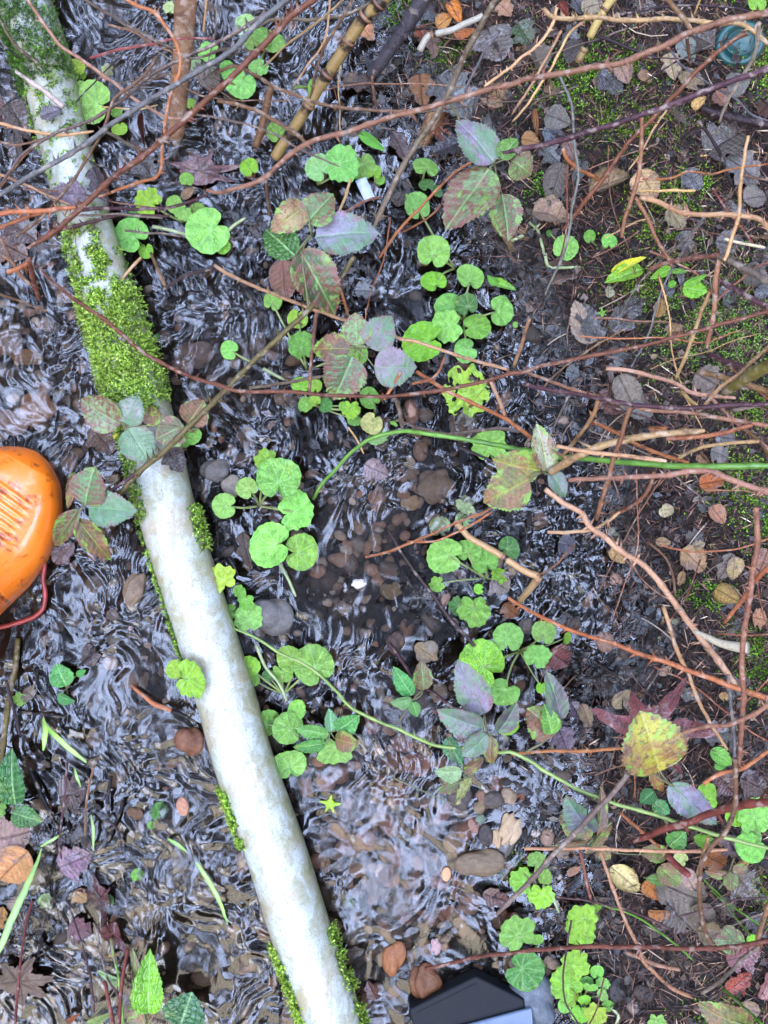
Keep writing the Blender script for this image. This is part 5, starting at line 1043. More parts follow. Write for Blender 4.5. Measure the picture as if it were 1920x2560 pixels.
# plant: root | label | leaves  x,y,r,dir,kind,colour[,height mm]
PL = """A 520,560|broad round leaves standing against the upper pipe|A 600,665,118,15,r,b,30;460,560,82,-40,r,b,25;480,440,62,80,r,y,22;535,485,24,180,r,l,12
A 760,800|small leaflets below the largest leaf by the upper pipe|A 775,840,44,-90,r,l,10;757,728,34,90,r,g,12
A 250,720|tiny yellowish leaf on the upper pipe moss|A 262,700,26,90,r,l,30
A 860,1420|two glossy hearts left of the dark cane|A 845,1520,104,35,r,b,20;870,1400,40,90,r,d,15;945,1630,44,-90,r,l,12
A 1190,1440|leaf group of three where the dark cane passes over|A 1135,1320,56,70,r,b,20;1185,1380,48,-60,r,b,22;955,1305,78,30,g,y,20;1285,1370,50,180,r,g,12
A 1310,1510|large leaf with pale stalks spread on the stream|A 1340,1500,124,-30,r,b,18;1445,1600,44,-140,r,l,8
A 1205,1210|tiny heart leaf on a short stalk under the maroon leaf|A 1210,1158,40,90,r,g,14
B -20,1130|small bright leaf above the orange twig fork|A 1612,1080,52,60,r,l,18
A 1400,400|leaf pair behind the brown stake|A 1345,335,62,20,r,b,14;1265,420,38,0,r,p,10
A 1560,640|twin leaves crossed by the large red cane|A 1480,462,64,70,r,b,20;1555,548,86,-60,r,b,18
B 60,330|leaf group at the upper end of the large red cane|B 50,225,76,40,r,g,20;112,285,66,-120,r,g,16;15,440,56,-40,r,b,16;A 1590,160,66,90,r,p,4;1630,270,46,60,r,g,6
A 1110,100|small yellow leaf between the stake and the orange twig|A 1100,48,38,90,g,w,10
A 1235,720|tiny bright leaf right of the stake foot|A 1240,672,30,90,r,l,12
B 150,900|glossy leaf half hidden under the pinkish cane fork|B 130,850,58,70,r,g,10
B 400,1200|three overlapping leaves left of the white strip|B 405,1085,76,50,r,p,20;565,1062,106,180,r,b,28;690,1085,76,-100,r,g,12
B 800,1210|small leaf couple right of the white strip|B 768,1112,40,100,r,l,12;805,1165,30,-60,r,g,8
B 1080,1180|chain of round leaves below the brown dead leaf|B 1100,1075,72,95,r,g,22;1105,1200,44,80,r,d,14;1172,1238,38,180,r,d,12
E 1290,80|pair of large and small round leaves above mid stream|B 1040,1330,80,65,r,b,20;1152,1625,96,100,r,b,24;E 1150,168,74,70,r,l,14
E 1340,425|central cluster of crinkled round leaves in mid stream|E 1240,315,76,50,r,b,18;1365,310,66,75,r,d,24;1235,455,92,-15,r,b,22;1435,460,86,170,r,g,18;1590,355,90,175,r,b,22;1078,560,128,0,r,l,26;1352,615,70,-20,r,b,14;1385,135,80,100,r,b,24
E 330,740|crinkled leaf and companions left of the brown stem|E 290,575,84,70,r,g,20;270,410,58,-80,r,l,8;110,290,54,110,r,g,12;640,640,72,-90,r,g,8
E 430,985|row of small leaves lining the water under the brown stem|E 285,832,50,90,r,l,16;385,840,42,90,r,l,16;320,962,50,10,r,g,14;380,935,34,60,r,l,16;450,965,44,180,d,d,10;560,975,28,0,r,l,12;615,1000,54,-90,g,l,10;640,1068,40,-100,r,g,8
E 770,1010|yellowing leaf with a pale one below the mottled bramble|E 745,1090,66,-60,r,w,6;790,1175,58,-90,r,p,1;730,920,66,40,r,g,14
D 1659,700|lone heart leaf on a long stalk left of the grey cane|D 1485,608,56,20,r,b,8
D 1230,1200|two round leaves under the lower end of the grey cane|D 1190,1185,50,30,r,g,10;1255,1170,50,-150,r,b,10
E 20,1620|tall standing round leaves right of the pipe|E 60,1325,66,-10,g,l,24;150,1435,124,95,r,g,38;268,1650,116,165,r,b,34;D 1595,1500,62,50,r,b,30;1450,1618,72,0,r,b,26
H -10,150|broadest round leaf and its neighbour right of the pipe|H 92,215,134,0,r,b,36;302,260,102,180,r,g,28
G 1590,590|small leaf cluster touching the pipe edge|G 1490,655,52,0,r,g,16;1610,682,84,80,r,b,18;1592,578,58,-60,g,g,20;1550,510,36,90,g,g,16
H 180,1180|paired scalloped leaves crossed by the green runner|H 215,950,82,0,r,g,22;368,985,120,60,r,g,24;172,1050,62,-90,g,g,14;80,1062,38,60,r,d,8;-40,995,62,110,r,l,18;-28,1085,46,-90,r,g,12
G 1150,1090|curled lime leaf flopping over the left edge of the pipe|G 1240,1082,108,175,r,l,70;1130,1020,52,20,r,l,66
H 210,1440|lower leaf cluster tight against the pipe|H 60,1370,90,25,r,g,22;268,1282,62,80,r,b,20;200,1400,92,20,r,g,26
H 180,1540|leaf beside the pipe below the lower cluster|H 215,1625,98,80,r,b,20
H 400,1560|round leaf beneath the lance-shaped bramble leaflets|H 510,1550,98,-90,r,b,12
H 1490,430|heart trio with curled bits beside the broken straw stalk|H 1215,282,110,5,r,b,24;1380,248,74,100,r,g,22;1485,315,78,70,r,g,18;1575,412,50,120,g,l,14;1170,470,46,-20,g,g,10;1440,500,30,0,r,l,8
H 1380,560|crinkled lobed leaf pair below the heart trio|H 1412,650,94,-90,g,g,16;1300,610,52,0,g,d,10
I 0,300|dark round leaf left of the white glints|I -15,235,66,160,r,d,12
E 1560,1330|serrate round leaf under the green stem|E 1510,1215,94,80,r,g,16
H 1400,60|pale sunken leaf pair by the orange forked twig|H 1190,90,62,90,r,p,-3;1350,55,54,-90,r,p,0
I 50,900|round leaves around a tangle of pale stalks|H 1448,985,142,35,r,l,28;1632,805,88,90,r,b,22;I 212,775,72,100,r,b,20;165,930,76,110,r,b,22;355,817,36,180,r,l,6;H 1600,1170,96,-60,r,b,18;I 190,1140,34,-90,r,l,8
I -20,1480|leaf half hidden behind the dark purplish leaflet|H 1630,1385,66,-90,r,l,12
I 1000,1400|tiny green leaf peeping beside the maroon leaf|I 1040,1375,26,0,r,g,20
L 120,720|ragged yellow-green leaves under the pinkish diagonal cane|L 60,730,72,20,g,l,12;190,835,72,-90,g,l,14;165,600,54,120,g,g,14;215,705,44,180,r,g,16
L 170,1140|two wide crinkled leaves at the waterline above the black box|L 30,1062,108,60,g,g,22;92,1312,112,-160,r,d,18;168,1112,34,180,r,g,8
L 540,1060|frilled leaf standing over black mud|L 450,965,86,40,g,l,24;440,1062,84,-60,g,l,18;550,900,36,120,g,l,20
L 450,1500|lush scalloped plant with many small cress leaves|L 345,1395,92,50,g,l,30;412,1268,84,120,g,l,34;480,1380,42,60,r,b,20;508,1425,42,-90,r,b,26;550,1318,38,90,r,b,22;590,1395,38,120,r,b,18;620,1540,44,180,r,g,14;340,1540,40,0,r,b,14;385,1490,46,40,r,l,18;440,1600,52,-80,r,l,14;590,1470,36,160,r,b,16;540,1600,64,-70,g,y,20;470,1500,36,90,r,l,24
L 1300,200|scalloped leaves behind the long pale lilac leaf|L 1250,165,70,60,r,l,60;1280,235,44,-120,r,l,55
L 1620,380|large scalloped pale green leaves at the right edge|L 1575,300,104,90,g,b,70;1545,440,62,60,r,b,60;1540,520,82,-40,r,b,66;1440,315,58,-60,r,l,60
L 1250,540|rounded lime leaf beside the thin upright cane|L 1245,480,58,0,r,l,60
C 350,1659|pale round leaf at the mud edge of the bank|C 350,1600,76,120,r,b,14;240,1512,20,0,r,d,10
C 560,1600|two small heart leaves on the damp bank|C 500,1530,38,60,r,g,14;632,1558,46,100,r,b,14
F 20,450|tiny round leaf alone on black mud|F 20,445,18,0,r,b,4
J -10,300|rounded bluish leaf at the left edge under the glossy one|J -5,270,42,0,r,b,14
J 300,900|pale leaf wavering under the current at lower left|J 300,860,46,90,g,p,-2
J 895,690|small bright leaf in the current by the maroon leaf|J 890,690,38,90,g,g,1
J 1030,280|green leaf caught in the current left of the lower pipe|J 1030,275,56,90,g,d,2;980,370,24,0,r,g,1
J 715,860|sliver of green leaf behind the maroon leaf|J 712,850,34,90,r,d,2
K 605,900|dim green leaf deep in the riffle|K 605,872,34,90,g,d,-6
K 470,270|star-shaped yellow-green leaf floating in the riffle|K 480,235,70,100,h,y,3
G 125,1240|nibbled green leaf by the olive stem|G 125,1212,42,0,g,g,5
G 1400,500|lobed yellow leaf with green patches against the pipe|G 1432,425,82,60,g,y,40
B 1000,1290|small mossy green leaf on submerged wood|B 950,1285,34,0,g,l,4
L 1100,600|mottled small leaf under the thin level cane|L 1090,590,42,30,r,w,40
C 1600,40|round yellow-green leaf at the top edge of the bank|C 1590,10,56,90,r,l,30
F 560,380|jagged lime leaf scrap near the folded grey leaf|F 585,370,38,0,h,l,12
A 690,450|faded yellow leaf sunk in the upper stream|A 695,452,34,0,g,w,0
D 1030,520|dark green leaf speck in the ripples|D 1020,518,15,0,r,d,2
L 1540,1110|bright small leaf at the right by the brown cane|L 1552,1110,34,0,r,l,20
L 930,1650|pale lobed leaf at the bottom edge|L 940,1655,50,-90,g,b,16
E 1340,1600|pale leaf with holes near the yellow mottled leaflets|E 1355,1615,58,0,g,p,2"""
ri = 0
for ln in PL.split('\n'):
    rt, lab, lv = ln.split('|'); R0, = pts(rt); tl = rt.split()[0]
    items = []; tl = lv.split()[0]
    for it in lv.split(';'):
        it = it.strip()
        if it[0] in TILES: tl, it = it.split()
        x, y, r, dr, kd, cc, hgt = it.split(','); (px, py), = pts(f'{tl} {x},{y}'); items.append((px, py, float(r)*.3858, float(dr), kd, cc, float(hgt)/1000))
    zr = gz(*R0); root = empty('waterside_plant', P(R0[0], R0[1], zr))
    for px, py, r, dr, kd, cc, hg in items:
        z = max(gz(px, py), zr*.5)+hg if hg > 0 else hg
        if kd == 'h': src = HD
        elif kd == 'g': src = RG[0]
        else: src = RL[ri % 6]; ri += 1
        o = use(src, 'leaf', root, gc(cc)); set_round(o, px, py, r*1.08, dr, z, (random.gauss(0, .27), random.gauss(0, .27))); o.location = Vector(o.location)-Vector(root.location)
        if hg > .005 and kd != 'h':
            a = math.radians(dr); q = (px+math.cos(a)*r*.26, py+math.sin(a)*r*.26)
            st = stalk(R0, q, zr-.002, z-.0005, 3.0 if r > 20 else 2.0, tuple(v*.5 for v in lin((175, 190, 110))), root, .003); st.location = -root.location
    cx = sum(i[0] for i in items)/len(items); cy = sum(i[1] for i in items)/len(items)
    tag(root, lab, 'plant', group='small round-leaved plants in the stream')
o = use(RG[1], 'floating_leaf', None, gc('l')); (x, y), = pts('E 1360,880'); set_round(o, x, y, 52, 100, .006, (.05, .1)); tag(o, 'large pale lime leaf eaten full of holes lying flat on the mud below mid stream', 'leaf')
o.scale[1] *= 1.3
# ---- loose thin twigs of the tangle
def stray(n, xr, yr, zr, lab, grp):
    k = 0
    while k < n:
        x = random.uniform(*xr); y = random.uniform(*yr); a = random.choice([0, 0, 2.6, 1.4, .5])+random.gauss(0, .35); L = random.uniform(110, 420); p = [(x, y)]
        for j in range(4): a += random.gauss(0, .14); p.append((p[-1][0]+L/4*math.cos(a), p[-1][1]+L/4*math.sin(a)))
        z = random.uniform(*zr); r = random.uniform(1.5, 3.4); c = random.choice(['br', 'pb', 'tan', 'dk', 'or', 'gb', 'rb', 'pu'])
        o = twig(p, r, r*.7, z, z+random.uniform(-.03, .04), bc(c), 1.0); o.name = 'twig'; o['category'] = 'twig'; o['group'] = grp; o['label'] = lab; k += 1
stray(34, (1380, 1900), (20, 1100), (.03, .14), 'thin short twig lost in the tangle over the upper right bank', 'stray twigs of the upper right tangle')
stray(24, (1400, 1900), (1100, 2500), (.03, .14), 'thin short twig lost in the tangle over the lower right bank', 'stray twigs of the lower right tangle')
stray(16, (20, 1000), (-20, 600), (.03, .12), 'thin short twig lost among the canes at the top left', 'stray twigs of the top left tangle')
# ================================================================= ovate leaves (bramble)
OM = {'m': [ovate_leaf('leaflet', 11), ovate_leaf('leaflet', 12, fold=.2, droop=.35), ovate_leaf('leaflet', 13, fold=-.05, droop=.1)],
      'l': [ovate_leaf('leaflet', 14, 'lilac', fold=.08), ovate_leaf('leaflet', 15, 'lilac', fold=.16, droop=.3)],
      'y': [ovate_leaf('leaflet', 16, 'yellow', fold=.15), ovate_leaf('leaflet', 17, 'yellow', fold=.05, droop=.4)],
      'g': [ovate_leaf('leaflet', 18, 'leaf', fold=.15), ovate_leaf('leaflet', 19, 'leaf', fold=.3, droop=.3)],
      'd': [ovate_leaf('dead_leaf', 20, 'dead', fold=.15, crinkle=.05, droop=.3), ovate_leaf('dead_leaf', 21, 'dead', fold=-.2, crinkle=.06, droop=-.2), ovate_leaf('dead_leaf', 22, 'dead', fold=.5, crinkle=.05, ragged=.5), ovate_leaf('dead_leaf', 23, 'dead', fold=.1, crinkle=.04, droop=.5, ragged=.7)],
      'c': [ovate_leaf('dead_leaf', 24, 'dead', curl=1.5, crinkle=.05), ovate_leaf('dead_leaf', 25, 'dead', curl=-1.3, crinkle=.05, droop=.5)],
      'w': [ovate_leaf('dead_leaf', 26, 'wetdead', fold=.1, crinkle=.05, ragged=.5), ovate_leaf('dead_leaf', 27, 'wetdead', fold=.25, crinkle=.05, ragged=.8)]}
cnt = {k: 0 for k in OM}
def ovate(kind, base, tip, w, z0, z1, col, name, parent=None, roll=None):
    if kind in 'dcw': col = (min(255, col[0]*1.06), col[1]*1.0, col[2]*.88)
    L = OM[kind]; src = L[cnt[kind] % len(L)]; cnt[kind] += 1
    o = use(src, name, parent, tuple(lin(col))); o.color = (*[v*(.95 if kind in 'dcw' else .74 if kind == 'g' else .48) for v in lin(col)], 1); set_ovate(o, base, tip, w, z0, z1, roll)
    if parent is not None: o.location = Vector(o.location)-Vector(parent.location)
    return o
# sprays: node | label | stem path | z | leaflets  kind bx,by tx,ty w dz r,g,b
SPR = """B 360,1515|five part bramble spray with a lilac leaflet, a gold one and a dark green one|B 340,1400 360,1515 300,1640 E 340,330|.17|B y 325,1330 95,1500 185 5 195,165,105;B m 335,1440 500,1250 215 5 95,140,55;B l 385,1530 800,1500 270 0 165,150,175;B g 255,1659 50,1475 205 -15 60,105,30;E m 285,-40 520,385 270 -18 65,95,30
E 635,595|five part mottled purple and green bramble spray in the centre|E 560,545 635,595 740,590|.13|E m 655,580 640,365 185 5 130,175,95;E l 735,595 880,385 205 5 150,140,140;E l 765,720 1045,720 240 0 165,140,155;E m 625,650 500,940 265 -12 95,140,85;E y 610,600 355,600 185 -5 105,75,45
D 820,1105|trifoliate bramble spray with one reddish edge lying over the pipe|D 1220,1130 1000,1100 820,1105|.085|D m 780,1090 508,930 215 5 150,165,110;D l 810,1090 895,905 180 5 160,170,150;D l 830,1115 975,1350 215 0 150,180,135
D 1210,1120|dark green and rust bramble leaflets at the grey cane joint|D 1290,1110 1240,1140 1210,1120 1150,1090|.11|D m 1190,1100 1005,1190 190 -5 95,120,55;D y 1215,1085 1320,935 180 5 110,85,45;D y 1000,1100 970,960 110 -12 120,75,55
D 545,1615|bramble spray between the boot and the pipe|D 770,1440 640,1560 545,1615|.10|D m 550,1610 610,1365 240 10 90,140,75;D l 570,1630 880,1650 215 5 140,175,140;G y 500,50 715,320 150 -15 110,95,25;G m 500,-10 335,235 125 -12 110,115,60;D y 480,1400 440,1640 62 0 150,100,40
B 1545,1060|four part red speckled bramble spray below the knotty joint|B 1245,660 1300,740 1320,780|.17|B l 1545,1050 1300,765 235 5 165,145,165;B m 1515,1090 1225,1480 310 5 125,150,90;B m 1595,1255 1640,1560 215 -8 95,130,60;C m 0,1040 130,1130 190 0 105,140,45;B g 1590,1030 1690,890 130 3 100,140,50
F 200,1400|cream veined leaflet with big yellow-green mottled leaflets at the thick tan cane|F 290,1380 200,1400 130,1440 60,1520|.20|F y 235,1395 165,1085 155 5 205,205,165;F y 185,1395 -125,1330 215 0 150,160,30;F y 110,1450 -190,1600 260 -10 130,130,30;F l 250,1400 355,1565 115 -5 165,170,165
H 1495,1435|five part lilac grey oval bramble spray on the green runner|H 1480,1310 1500,1440 1530,1500 1560,1555|.15|H l 1480,1315 1305,965 205 10 150,135,150;H l 1470,1405 1175,1300 185 8 150,150,150;H l 1500,1445 1335,1590 145 0 135,155,135;H l 1570,1430 1700,1240 135 5 105,90,95;H y 1520,1455 1515,1645 105 -5 110,105,75
K 1360,40|glossy dark green leaflets hanging under the lilac oval spray|H 1340,1600 K 1350,0 1360,40|.11|H g 1240,1460 1335,1650 120 0 60,120,70;K m 1345,80 1170,165 90 -8 70,105,30;K w 1385,60 1300,215 62 0 140,150,80;K g 1335,25 1155,30 115 -2 150,175,120;K y 1350,20 1480,-60 80 0 95,70,50
H 1010,1220|small four part fresh green bramble spray in the riffle|H 925,1370 1000,1240 1080,1150|.05|H g 1010,1190 888,1005 108 5 80,160,75;H m 1085,1155 1070,965 122 6 115,140,60;H g 1010,1215 870,1242 82 0 120,165,95;H g 1015,1232 1045,1330 72 -3 95,160,70
I 270,1440|twisted brown, green and purple leaflets by the black cones|I 90,1560 200,1490 260,1440|.16|I y 285,1440 105,1270 230 0 150,120,100;I g 260,1440 215,1250 120 4 110,165,50;I l 325,1350 230,1035 140 12 120,110,115
H 480,1430|lance-shaped green bramble leaflets beside the lower leaf cluster|H 400,1560 450,1480 480,1430|.045|H g 470,1440 245,1405 100 3 100,160,60;H g 455,1500 235,1530 78 0 80,150,50;H g 490,1425 475,1275 88 6 120,175,120;H g 520,1420 670,1325 130 5 90,165,70;H y 510,1470 665,1510 130 8 110,115,30
L 540,450|purple and teal leaflet with a red edge on the olive twig|L 480,550 560,430 650,350|.18|L l 520,430 345,200 190 8 125,115,145;L y 510,465 310,320 150 -5 130,125,80;L y 560,440 590,125 85 5 135,110,95;L y 485,490 245,535 60 0 110,95,70;L y 480,555 660,370 55 0 140,130,75
L 1050,120|single long pale lilac leaflet near the right edge|L 950,0 980,60 1030,115|.20|L l 1020,110 1335,378 185 5 165,150,175;L y 900,30 990,170 70 -5 170,105,45
L 1395,700|small trifoliate bramble leaf tipped with white and red|L 1440,580 1400,690 1340,780|.08|L y 1395,690 1250,675 78 3 195,150,140;L m 1412,680 1422,805 92 0 130,150,70;L y 1430,670 1540,640 70 0 190,170,130
L 960,680|half red half green mottled leaf on the lower bank|L 850,710 900,715 960,690|.06|L y 950,640 1095,760 130 3 125,150,55;L g 870,715 1080,740 60 0 110,150,50
J 90,250|wet shiny deep green leaf pair at the left edge|J 75,290 90,240|.03|J g 95,242 60,-110 185 8 35,105,35;J g 75,290 270,350 130 0 70,120,50
J 950,1640|yellow flushed serrated leaf with a dull lower one at the bottom|J 950,1740 950,1660 960,1590|.05|J g 960,1600 965,1200 185 8 130,190,40;J y 940,1680 860,1480 170 -10 120,135,80;J y 905,1400 855,1170 52 0 165,180,130
J 1180,1659|dark glossy toothed leaf at the bottom edge|J 1160,1740 1170,1659|.03|J g 1165,1680 1240,1460 260 4 35,95,42
J 770,1400|small pale lance leaflets on a thin green stalk|J 720,1110 750,1280 780,1430 800,1690|.03|J g 770,1410 680,1360 42 2 165,185,120;J g 765,1375 630,1320 52 2 150,180,115;J g 560,1659 730,1590 50 0 150,165,80
G 430,1150|pair of wet leaflets afloat left of the pipe|G 440,1180 430,1130 415,1120|.010|G g 430,1128 360,985 145 2 75,155,65;G g 375,1185 480,1235 80 0 50,130,45;G g 495,1060 555,1025 42 0 70,160,60
F 830,90|bright yellow-green shoot of folded leaves on the bank|F 640,220 700,150 780,80|.07|F g 845,85 605,160 110 2 140,190,30;F g 640,110 870,0 55 8 235,225,20
F 1030,110|small lime lance leaves right of the yellow-green shoot|F 1040,180 1035,110|.06|F g 1030,80 900,145 62 2 140,200,30;F g 1025,105 1135,100 34 3 120,175,40;F g 1010,190 1070,170 44 0 120,190,40
F 1105,235|splayed pair of lime leaves on the mossy bank|F 1085,280 1105,220|.06|F g 1105,205 1270,230 105 3 140,205,40;F g 1110,190 1265,120 42 5 130,195,45
L 1060,460|brown spotted round leaf on the lower right bank|L 1000,520 1010,500|.06|L g 1015,505 1130,420 135 3 90,150,50;L g 920,150 830,230 95 0 50,120,50;L g 915,220 1025,300 90 0 75,145,75
L 910,560|yellow and maroon mottled leaf under the thin level cane|L 1030,540 980,560|.05|L y 1010,560 830,545 110 3 140,145,50;L y 560,520 640,590 90 0 150,120,60
L 1410,1110|dull mottled bramble leaf above the maroon dead leaves|L 1300,1180 1340,1150|.10|L m 1510,1130 1310,1120 150 3 105,150,90;L m 1370,1030 1460,1130 90 5 100,140,70
L 1370,1620|big mossy-green mottled leaf at the bottom edge|L 1480,1690 1400,1640|.22|L y 1560,1700 1215,1560 210 3 110,120,25
B 760,900|narrow bright green leaf curling in the current near the cane fork|B 660,860 690,870|.008|B g 670,862 835,975 62 4 110,190,50
B 350,590|thin yellow-green leaf sliver behind the banded cane|B 230,575 330,565|.06|B g 365,510 350,650 38 2 130,185,60;B g 240,578 340,560 16 2 150,185,70
E 1580,180|folded narrow lime leaf right of the stream leaves|E 1490,150 1520,170|.015|E g 1505,160 1690,215 62 3 130,190,45;E g 1560,190 1500,125 44 5 110,185,40
E 880,1080|tiny green leaflet on the dry forked stem|E 930,1060 880,1080|.09|E g 870,1075 920,1100 22 2 110,180,40
C 770,1530|small yellow-green leaf on the needle covered bank|C 700,1560 740,1540|.04|C g 730,1545 830,1500 52 2 170,190,50
D 740,1165|small yellow leaf patch on the pipe edge|D 700,1180 725,1170|.075|D g 735,1185 760,1150 26 0 225,190,20
I 1370,1580|lime leaf pair at the foot of the upright cane|I 1300,1545 1380,1600|.07|I g 1290,1540 1430,1640 95 3 130,200,70;I g 1310,1650 1400,1640 50 0 110,190,50
K 880,60|slim green leaf scrap beside the lilac spray stone|K 1300,240 1330,180|.03|K w 1290,240 1350,90 42 0 165,165,120"""
for ln in SPR.split('\n'):
    nd, lab, sp, z, lv = ln.split('|'); z = float(z); R0, = pts(nd); root = empty('leaf_spray', P(R0[0], R0[1], z)); kd1 = 0
    p = pts(sp)
    C3, t, d = to3(p, z-.006, z-.002, clear=None); V, F = tube(C3, np.full(len(C3), (2.9 if z > .07 else 2.2)*S), 6); o = mk('stem', V, F, M['stalk'], root, color=tuple(v*.45 for v in lin((140, 130, 80))), attr=[0.]*len(V)); o.location = -root.location
    tl = None
    for it in lv.split(';'):
        a = it.split(); tl = a[0]; (bx_, by_), (tx_, ty_) = pts(f'{tl} {a[2]} {a[3]}'); w = float(a[4])*.3858; dz = float(a[5])/1000; col = tuple(int(k) for k in a[6].split(','))
        ovate(a[1], (bx_, by_), (tx_, ty_), w*1.12, z, z+dz*1.2+random.uniform(-.004, .004), col, 'leaflet', root)
        if math.dist((bx_, by_), R0) > 12:
            st = stalk(R0, (bx_, by_), z-.002, z, 1.8, tuple(v*.5 for v in lin((130, 130, 80))), root, .002, 'leaf_stalk'); st.location = -root.location
    tag(root, lab, 'leaf spray' if z > .07 else 'plant', group='bramble sprays and leafy shoots')
# long grey cane and the green ones
def longcane(path, r0, r1, zs, col, label, th, name='bramble_cane', mat='bark'):
    o = twig(path, r0, r1, 0, 0, col, th, zs=zs, mat=mat); o.name = name; tag(o, label, 'bramble' if name != 'green_stem' else 'stem'); return o
longcane('B 1600,-80 1550,0 1450,180 1330,410 1245,610 1100,850 950,1080 760,1480', 8, 6.5, [.26, .20, .165, .15], bc('gb', .75), 'long straight grey-green cane running down to the large lilac leaflet', 1)
longcane('E 640,0 540,150 430,260 340,350 180,500 0,665 D 1500,830 1350,980 1200,1130 1050,1280 900,1400 770,1550', 6.2, 7.5, [.15, .14, .12, .11, .09], bc('ol', .7), 'long olive brown cane crossing from mid stream to the pipe by the boot', 1.2)
longcane('D 890,1400 800,1470 700,1530 640,1565', 5, 4, [.098, .10], bc('pu'), 'short thorny purple side shoot at the low end of the olive brown cane', 3)
longcane('E 1659,690 1500,830 1370,1000', 0.6, 0.5, [.01, .01], bc('dk'), 'hair thin dark root fibre in the mud', 0, 'root_fibre')
longcane('E 370,1575 430,1470 520,1380 600,1290 700,1210 800,1165 950,1135 1100,1150 1300,1180 1500,1215 1659,1245 F 130,1270 300,1300 440,1310 650,1330 900,1350 1200,1365 1659,1360 1740,1362', 4.2, 9, [.015, .06, .10, .13, .17, .22, .26, .29], tuple(v*.62 for v in lin((118, 165, 62))), 'bright green stem arching from the right edge into mid stream', 0, 'green_stem', 'stalk')
longcane('G 1500,745 H 0,815 150,910 300,980 420,1060 520,1160 620,1270 800,1360 950,1420 1080,1480 1200,1520 1350,1530 1580,1558 I 0,1560 150,1630 L 180,0 300,70 450,150 560,190 700,240 850,280 1000,330 1150,380 1350,440 1500,480 1659,520 1740,545', 3.4, 5.5, [.03, .05, .09, .13, .16, .18, .20], tuple(v*.55 for v in lin((165, 190, 95))), 'slender yellow-green runner from the pipe to the right edge', .5, 'green_stem', 'stalk')
longcane('J 720,1105 745,1250 780,1430 805,1740', 3.2, 4, [.015, .05], tuple(v*.6 for v in lin((150, 190, 80))), 'thin upright green stalk beside the red stems at the bottom', 0, 'green_stem', 'stalk')
for p, r, l in (('B 560,1659 700,1500', .5, 'hair thin root at the lilac leaflet'),):
    pass
for p, lab in (('A 990,1470 1100,1490 1225,1525', 'pale thick stalk left of the large leaf with pale stalks'), ('A 1460,1510 1520,1460 1590,1410', 'pale thick stalk right of the large leaf with pale stalks'), ('E 50,730 110,760 185,805', 'whitish stalk end under the grey cane'),
               ('H 0,860 60,1000 150,1110 200,1225', 'white bare stalk below the green runner'), ('H 145,320 200,420 258,545', 'green stalk dipping into dark water below the broadest leaf'), ('A 280,345 340,360 410,400', 'short green stalk stub in the dark upper moss'),
               ('A 310,625 250,670 230,700', 'pale green stalk on the mottled upper pipe'), ('C 110,1440 170,1500 210,1659', 'pale split stalk at the mud edge'), ('C 0,1560 120,1500 180,1450', 'pale curved stalk under the speckled leaf'), ('F 215,-20 230,60 300,75 450,70', 'pale curved stalk loop on the mud bank'),
               ('L 200,760 260,830 305,940', 'pale yellow stalk below the ragged yellow-green leaves'), ('L 640,1550 690,1600 670,1659', 'pale curled stalk right of the scalloped plant')):
    o = twig(p, 4.6, 3.6, .012, .018, tuple(v*.6 for v in lin((185, 195, 140))), 0, mat='stalk', knob=0); o.name = 'stalk'; tag(o, lab, 'stalk')
# grass blades
def blade(path, w, z0, z1, col, lab):
    C3, t, d = to3(pts(path), z0, z1, .01, clear=None); T = np.gradient(C3, axis=0); sd = unit(np.cross(T, [0, 0, 1.])); V = []; A = []
    for i in range(len(C3)):
        ww = w*S*math.sin(math.pi*min(.97, .12+.88*t[i]))**.6
        for k, zz in ((-1, .0012), (0, 0), (1, .0012)): V.append(C3[i]+sd[i]*ww*k+np.array([0, 0, zz])); A.append(1. if k == 0 else 0)
    F = [(i*3+k, i*3+k+1, i*3+k+4, i*3+k+3) for i in range(len(C3)-1) for k in (0, 1)]
    o = mk('grass_blade', V, F, M['grass'], attr=A, color=tuple(v*.75 for v in lin(col))); tag(o, lab, 'grass', group='single grass blades')
blade('G 280,1335 295,1420 280,1545', 7, .01, .03, (160, 205, 70), 'short upright lime blade of the pair left of the pipe')
blade('G 285,1370 350,1440 450,1530 562,1622', 6.5, .012, .02, (150, 210, 60), 'long lime blade falling rightward of the pair left of the pipe')
blade('J -60,1260 0,1170 80,970 160,800 230,640 268,520', 8.5, .09, .03, (130, 165, 70), 'long olive green blade rising from the left edge near the bottom')
blade('J 262,510 330,470 412,420', 3.5, .01, .008, (140, 180, 80), 'thin green blade piece above the long olive blade')
blade('J 1090,458 1150,495 1212,545', 4.5, .004, .003, (130, 190, 70), 'short green blade piece afloat left of the lower pipe')
blade('J 1275,615 1370,760 1430,880 1478,1012', 5.5, .006, .006, (140, 195, 60), 'slender lime blade afloat beside the lower pipe')
blade('J 485,0 500,60 525,125', 4, .004, .004, (150, 185, 90), 'tiny pale blade piece in the stream near the left')
blade('J 590,300 605,400 605,540', 4, .004, .004, (140, 160, 90), 'faint olive blade piece below the tiny pale one')
